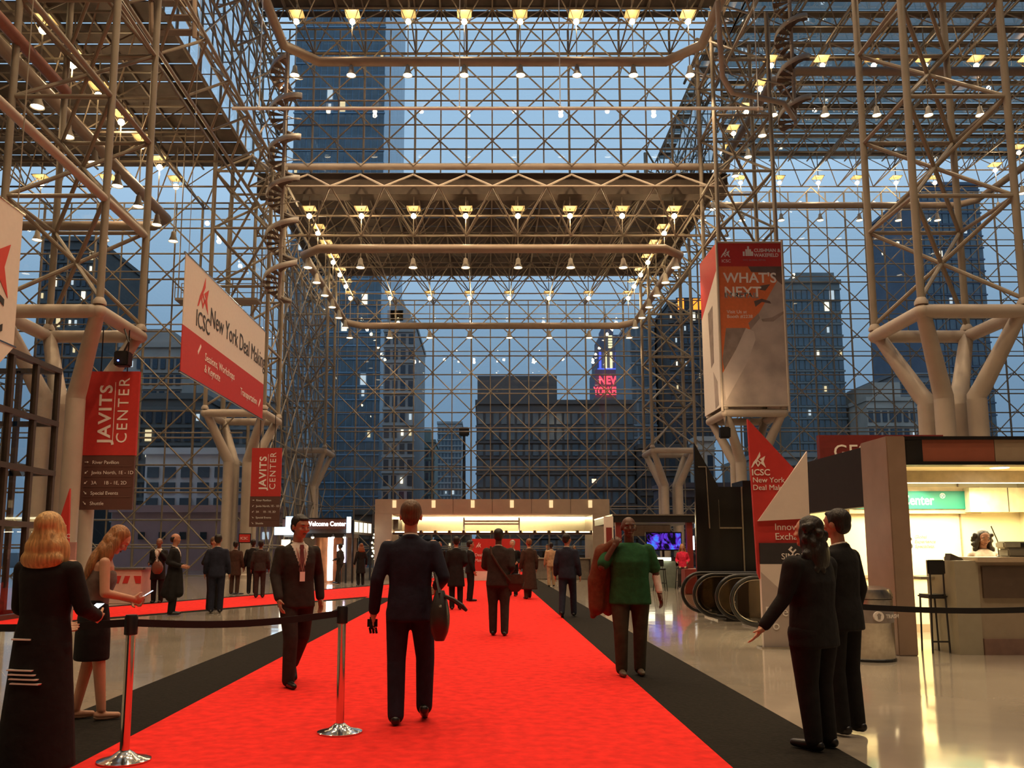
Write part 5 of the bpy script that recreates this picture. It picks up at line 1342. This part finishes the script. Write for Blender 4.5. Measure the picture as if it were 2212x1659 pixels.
# ---- middle distance
P8, w8 = person('man in a navy suit stepping along the black border', 1.78, 18.8, 1.76, -14, SK_B, 'short', H_DK, 'suit', NAVY, legR=WALK_F, legL=((.10, -.04, .49), (.10, -.18, .12)), heelL=.5, yaw=-.5, openv=False)
P9, w9 = person('man in a dark suit with a shoulder bag in the middle of the runner', .23, 14.8, 1.77, -6, SK_C, 'short', H_DK, 'suit', CHAR, armR=HOLD, armL=((.25, .05, 1.14), (.16, .22, 1.08)), openv=False, wid=1.1, legL=((.10, .03, .49), (.10, .05, .085)))
g = MB(); g.tube([(-.13, -.06, 1.47), (-.10, -.15, 1.34), (.02, -.165, 1.15), (.14, -.16, .98), (.20, -.12, .90)], .018, 6); child_parts(P9, 1.77, 'bag_strap', BRNC, g)
person('man in a long black overcoat on the far runner', -.71, 21.2, 1.74, 4, SK_B, 'short', H_DK, 'coat', BLK, hem=.55, openv=False, armR=HOLD)
person('man in a dark jacket half hidden behind the overcoat', -.42, 24.6, 1.68, -75, SK_B, 'short', H_DK, 'suit', BLK, face=True)
B, _ = person('man wearing a lanyard in front of the far pavilion', -1.75, 33.2, 1.72, 175, SK_B, 'short', H_BR, 'suit', BLK); lanyard(B, 1.72)
person('ginger-haired man in a long brown coat at the edge of the runner', 1.30, 25.7, 1.74, 20, SK_A, 'short', H_GI, 'coat', BRNC, hem=.28, openv=False, legR=WALK_F)
person('grey-haired man facing the camera beyond the shoulder bag man', .86, 27.2, 1.72, 165, SK_A, 'short', H_GR, 'suit', BLK, armL=HOLD)
person('person in a pale tan suit walking beyond the black border', 2.62, 34.3, 1.70, 0, SK_D, 'short', H_DK, 'suit', TANS, openv=False, shoes=LEATH, legR=((.10, .06, .49), (.10, .12, .085)))
# ---- waiting group by the entrance
B, _ = person('man in a black coat holding a brown bag beside the pink desk', -9.02, 23.9, 1.74, 182, SK_D, None, H_DK, 'coat', BLK, hem=.62, armR=HOLD, armL=((.25, .05, 1.16), (.10, .16, 1.36))); lanyard(B, 1.74, 1.12)
person('balding man in profile carrying a dark coat over his arm', -7.0, 19.5, 1.78, -80, SK_B, 'balding', H_DK, 'suit', BLK, armR=HOLD, armL=HOLD, face=True)
person('man in a navy suit with his back turned near the belt', -6.22, 20.1, 1.77, 12, SK_B, 'short', H_DK, 'suit', NAVY, openv=False)
person('person facing the man in the navy suit', -6.55, 20.9, 1.72, -120, SK_A, 'short', H_BR, 'suit', BLK, armR=HOLD, face=True)
person('man in a dark brown coat waiting by the glass wall', -8.2, 28.4, 1.70, -5, SK_D, 'short', H_DK, 'coat', BRNC, hem=.62, openv=False)
person('man in a black jacket standing under the small red sign', -7.68, 28.6, 1.76, 4, SK_C, 'short', H_DK, 'jacket', BLK, openv=False)
person('man in a dark suit standing on the branching carpet', -6.86, 26.4, 1.70, 15, SK_D, 'short', H_DK, 'suit', CHAR, openv=False)
person('person in dark clothes walking past the lit kiosk column', -6.24, 37.2, 1.68, 70, SK_D, 'short', H_DK, 'jacket', CHAR, openv=False, legR=WALK_F, armL=HOLD)
person('person with brown hair and a black coat near the kiosk', -5.10, 35.5, 1.68, 30, SK_A, 'bob', H_GI, 'coat', BLK, fem=True, openv=False, shirt=None)
# ---- booth people
person('receptionist with long curly dark hair behind the counter', 7.62, 13.22, 1.72, 172, SK_D, 'curly', H_DK, 'jacket', WSH, BLK, fem=True, shirt=None, openv=False, nod=.3, fine=True, face=True, armR=HOLD, armL=HOLD)
SEATL = ((.12, .38, .58), (.12, .40, .16))
def seated(label, x, y, h, a, seat, **k):
    B, w = person(label, x, y, h, a, legR=k.pop('legs', SEATL), legL=SEATL, zoff=seat-.80, **k); return B
seated('blond woman in a pink and blue top on a bar stool', 7.38, 32.35, 1.66, 165, .80, sk=SK_A, hair='long', hm=H_LB, top='jacket', topm=PINKS, botm=CHAR, fem=True, shirt=None, openv=False, armR=HOLD, armL=HOLD)
seated('person in a bright pink jacket across the small white table', 8.10, 31.9, 1.66, 100, .80, sk=SK_A, hair='short', hm=H_BR, top='jacket', topm=PINKS, botm=BLK, fem=True, shirt=None, openv=False, armR=HOLD, armL=HOLD)
seated('man in a white shirt lounging on the pale sofa', 6.55, 35.9, 1.72, 185, .46, sk=SK_D, hair='short', hm=H_DK, top='jacket', topm=WSH, botm=BLK, shirt=None, openv=False)
person('man standing behind the far grey counter', 3.2, 44.5, 1.70, 175, SK_B, 'short', H_DK, 'suit', BLK)
person('woman standing behind the far grey counter', 4.6, 44.5, 1.64, 190, SK_A, 'long', H_BR, 'jacket', CHAR, fem=True, openv=False, shirt=None)

# ================================================================== WHAT THEY CARRY
BAGM = mat('bag_leather', (.02, .016, .013), .4, var=.2); BAGB = mat('brown_bag_leather', (.14, .05, .03), .45, var=.15)
def bag_mesh(cx, cy, cz, w, d, h, top=.8):
    m = MB(); R = []
    for k in range(7):
        t = k/6; s = math.sin(PI*(.07+.80*t))**.62; R.append((cx, cy, cz+h*t, w/2*s*(1-(1-top)*t), d/2*s*(1-(1-top)*t)))
    loft(m, R, 20, 3.2); return m
t = thing('shoulder_bag', 'soft black bag hanging from the arm of the man in navy', 'bag', (-.37, 7.13, .72), 'bags people carry')
bag_mesh(-.37, 7.13, .72, .20, .34, .40, .62).build('bag_body', BAGM, t, True)
MB().tube([(-.37, 7.03, 1.10), (-.40, 7.12, 1.22), (-.43, 7.30, 1.26), (-.40, 7.28, 1.16), (-.37, 7.22, 1.10)], .011, 6).build('strap', BAGM, t)
MB().tube([(-.33, 7.06, 1.08), (-.26, 7.07, 1.05), (-.19, 7.08, 1.0), (-.15, 7.09, .96)], [.016, .018, .02, .012], 6).build('loose_strap', BAGM, t)
MB().lathe([(0, 0), (.012, .005), (.012, .02), (0, .025)], (-.36, 6.98, .99), 8).build('buckle', CHROME, t)
q = w1((-.30, .05, .80))
t = thing('glove', 'dark folded glove held low by the man in navy', 'glove', q)
MB().bbox(q.x-.05, q.x+.035, q.y-.03, q.y+.03, q.z-.075, q.z+.03, .02).build('palm', BLK, t)
for k in range(3): MB().tube([(q.x-.03+k*.025, q.y, q.z-.06), (q.x-.02+k*.025, q.y, q.z-.11)], .011, 6).build('finger', BLK, t)
q = w9((.27, .0, .84))
t = thing('shoulder_bag', 'dark satchel at the hip of the man on the runner', 'bag', q, 'bags people carry')
m = bag_mesh(q.x, q.y-.02, q.z-.12, .34, .14, .30, .95); m.build('bag_body', BAGM, t, True)
MB().box(q.x-.15, q.x+.15, q.y-.105, q.y-.09, q.z+.02, q.z+.17).build('flap', BRNC, t)
t = thing('shoulder_bag', 'reddish brown bag held by the man beside the pink desk', 'bag', (-8.98, 23.62, .86), 'bags people carry')
bag_mesh(-8.93, 23.60, .80, .34, .16, .34, .8).build('bag_body', BAGB, t, True)
MB().tube([(-9.03, 23.62, 1.1), (-8.98, 23.66, 1.24), (-8.86, 23.62, 1.1)], .012, 6).build('handle', BAGB, t)
PH = emis('phone_screen', (.75, .85, 1.0), 3.0)
def phone(label, q, rz, tilt=-.9):
    t = thing('phone', label, 'phone', q, 'phones'); t.rotation_euler = (tilt, 0, rz); BASE[t.name] = (0,0,0)
    MB().bbox(-.036, .036, -.004, .004, -.072, .072, .003).build('case', BLACK, t); MB().box(-.032, .032, -.0055, -.004, -.066, .066).build('screen', PH, t); return t
phone('white glowing phone in the hands of the blond woman', w3((.10, .37, 1.10)), math.radians(-18), -1.1)
phone('phone held by the long-haired woman in the dark skirt', w4((.02, .42, 1.14)), math.radians(-62), -1.0)
# jackets carried
def hung_cloth(name, label, pts, m, th=.05):
    t = thing(name, label, 'jacket', pts[0][0], 'jackets being carried')
    g = MB()
    for a, b, r1, r2 in pts: capsule(g, a, b, r1, r2, 10)
    b = BASE[t.name]; g.v = [(v[0]-b[0], v[1]-b[1], v[2]-b[2]) for v in g.v]
    o = queue(g, 'cloth', m, t, .016, 1.0, 6); return t
JB = fabric('rust_jacket', (.13, .045, .022))
hung_cloth('carried_jacket', 'rusty brown jacket slung over the shoulder of the man in green', [((1.50, 10.12, 1.52), (1.40, 10.22, 1.40), .06, .10), ((1.40, 10.24, 1.42), (1.33, 10.30, 1.05), .11, .12), ((1.33, 10.30, 1.1), (1.32, 10.30, .78), .12, .10), ((1.42, 10.3, 1.3), (1.46, 10.34, .74), .09, .07), ((1.30, 10.28, .9), (1.27, 10.28, .68), .06, .04)], JB)
hung_cloth('carried_jacket', 'dark coat folded over the arm of the balding man', [((-6.86, 19.42, 1.02), (-7.02, 19.38, .98), .07, .08), ((-6.86, 19.42, .98), (-6.84, 19.40, .50), .08, .11), ((-7.02, 19.38, .98), (-7.14, 19.36, .48), .08, .10), ((-6.95, 19.38, .9), (-7.0, 19.36, .42), .10, .12)], BLK)
finish_people()
finish_text()
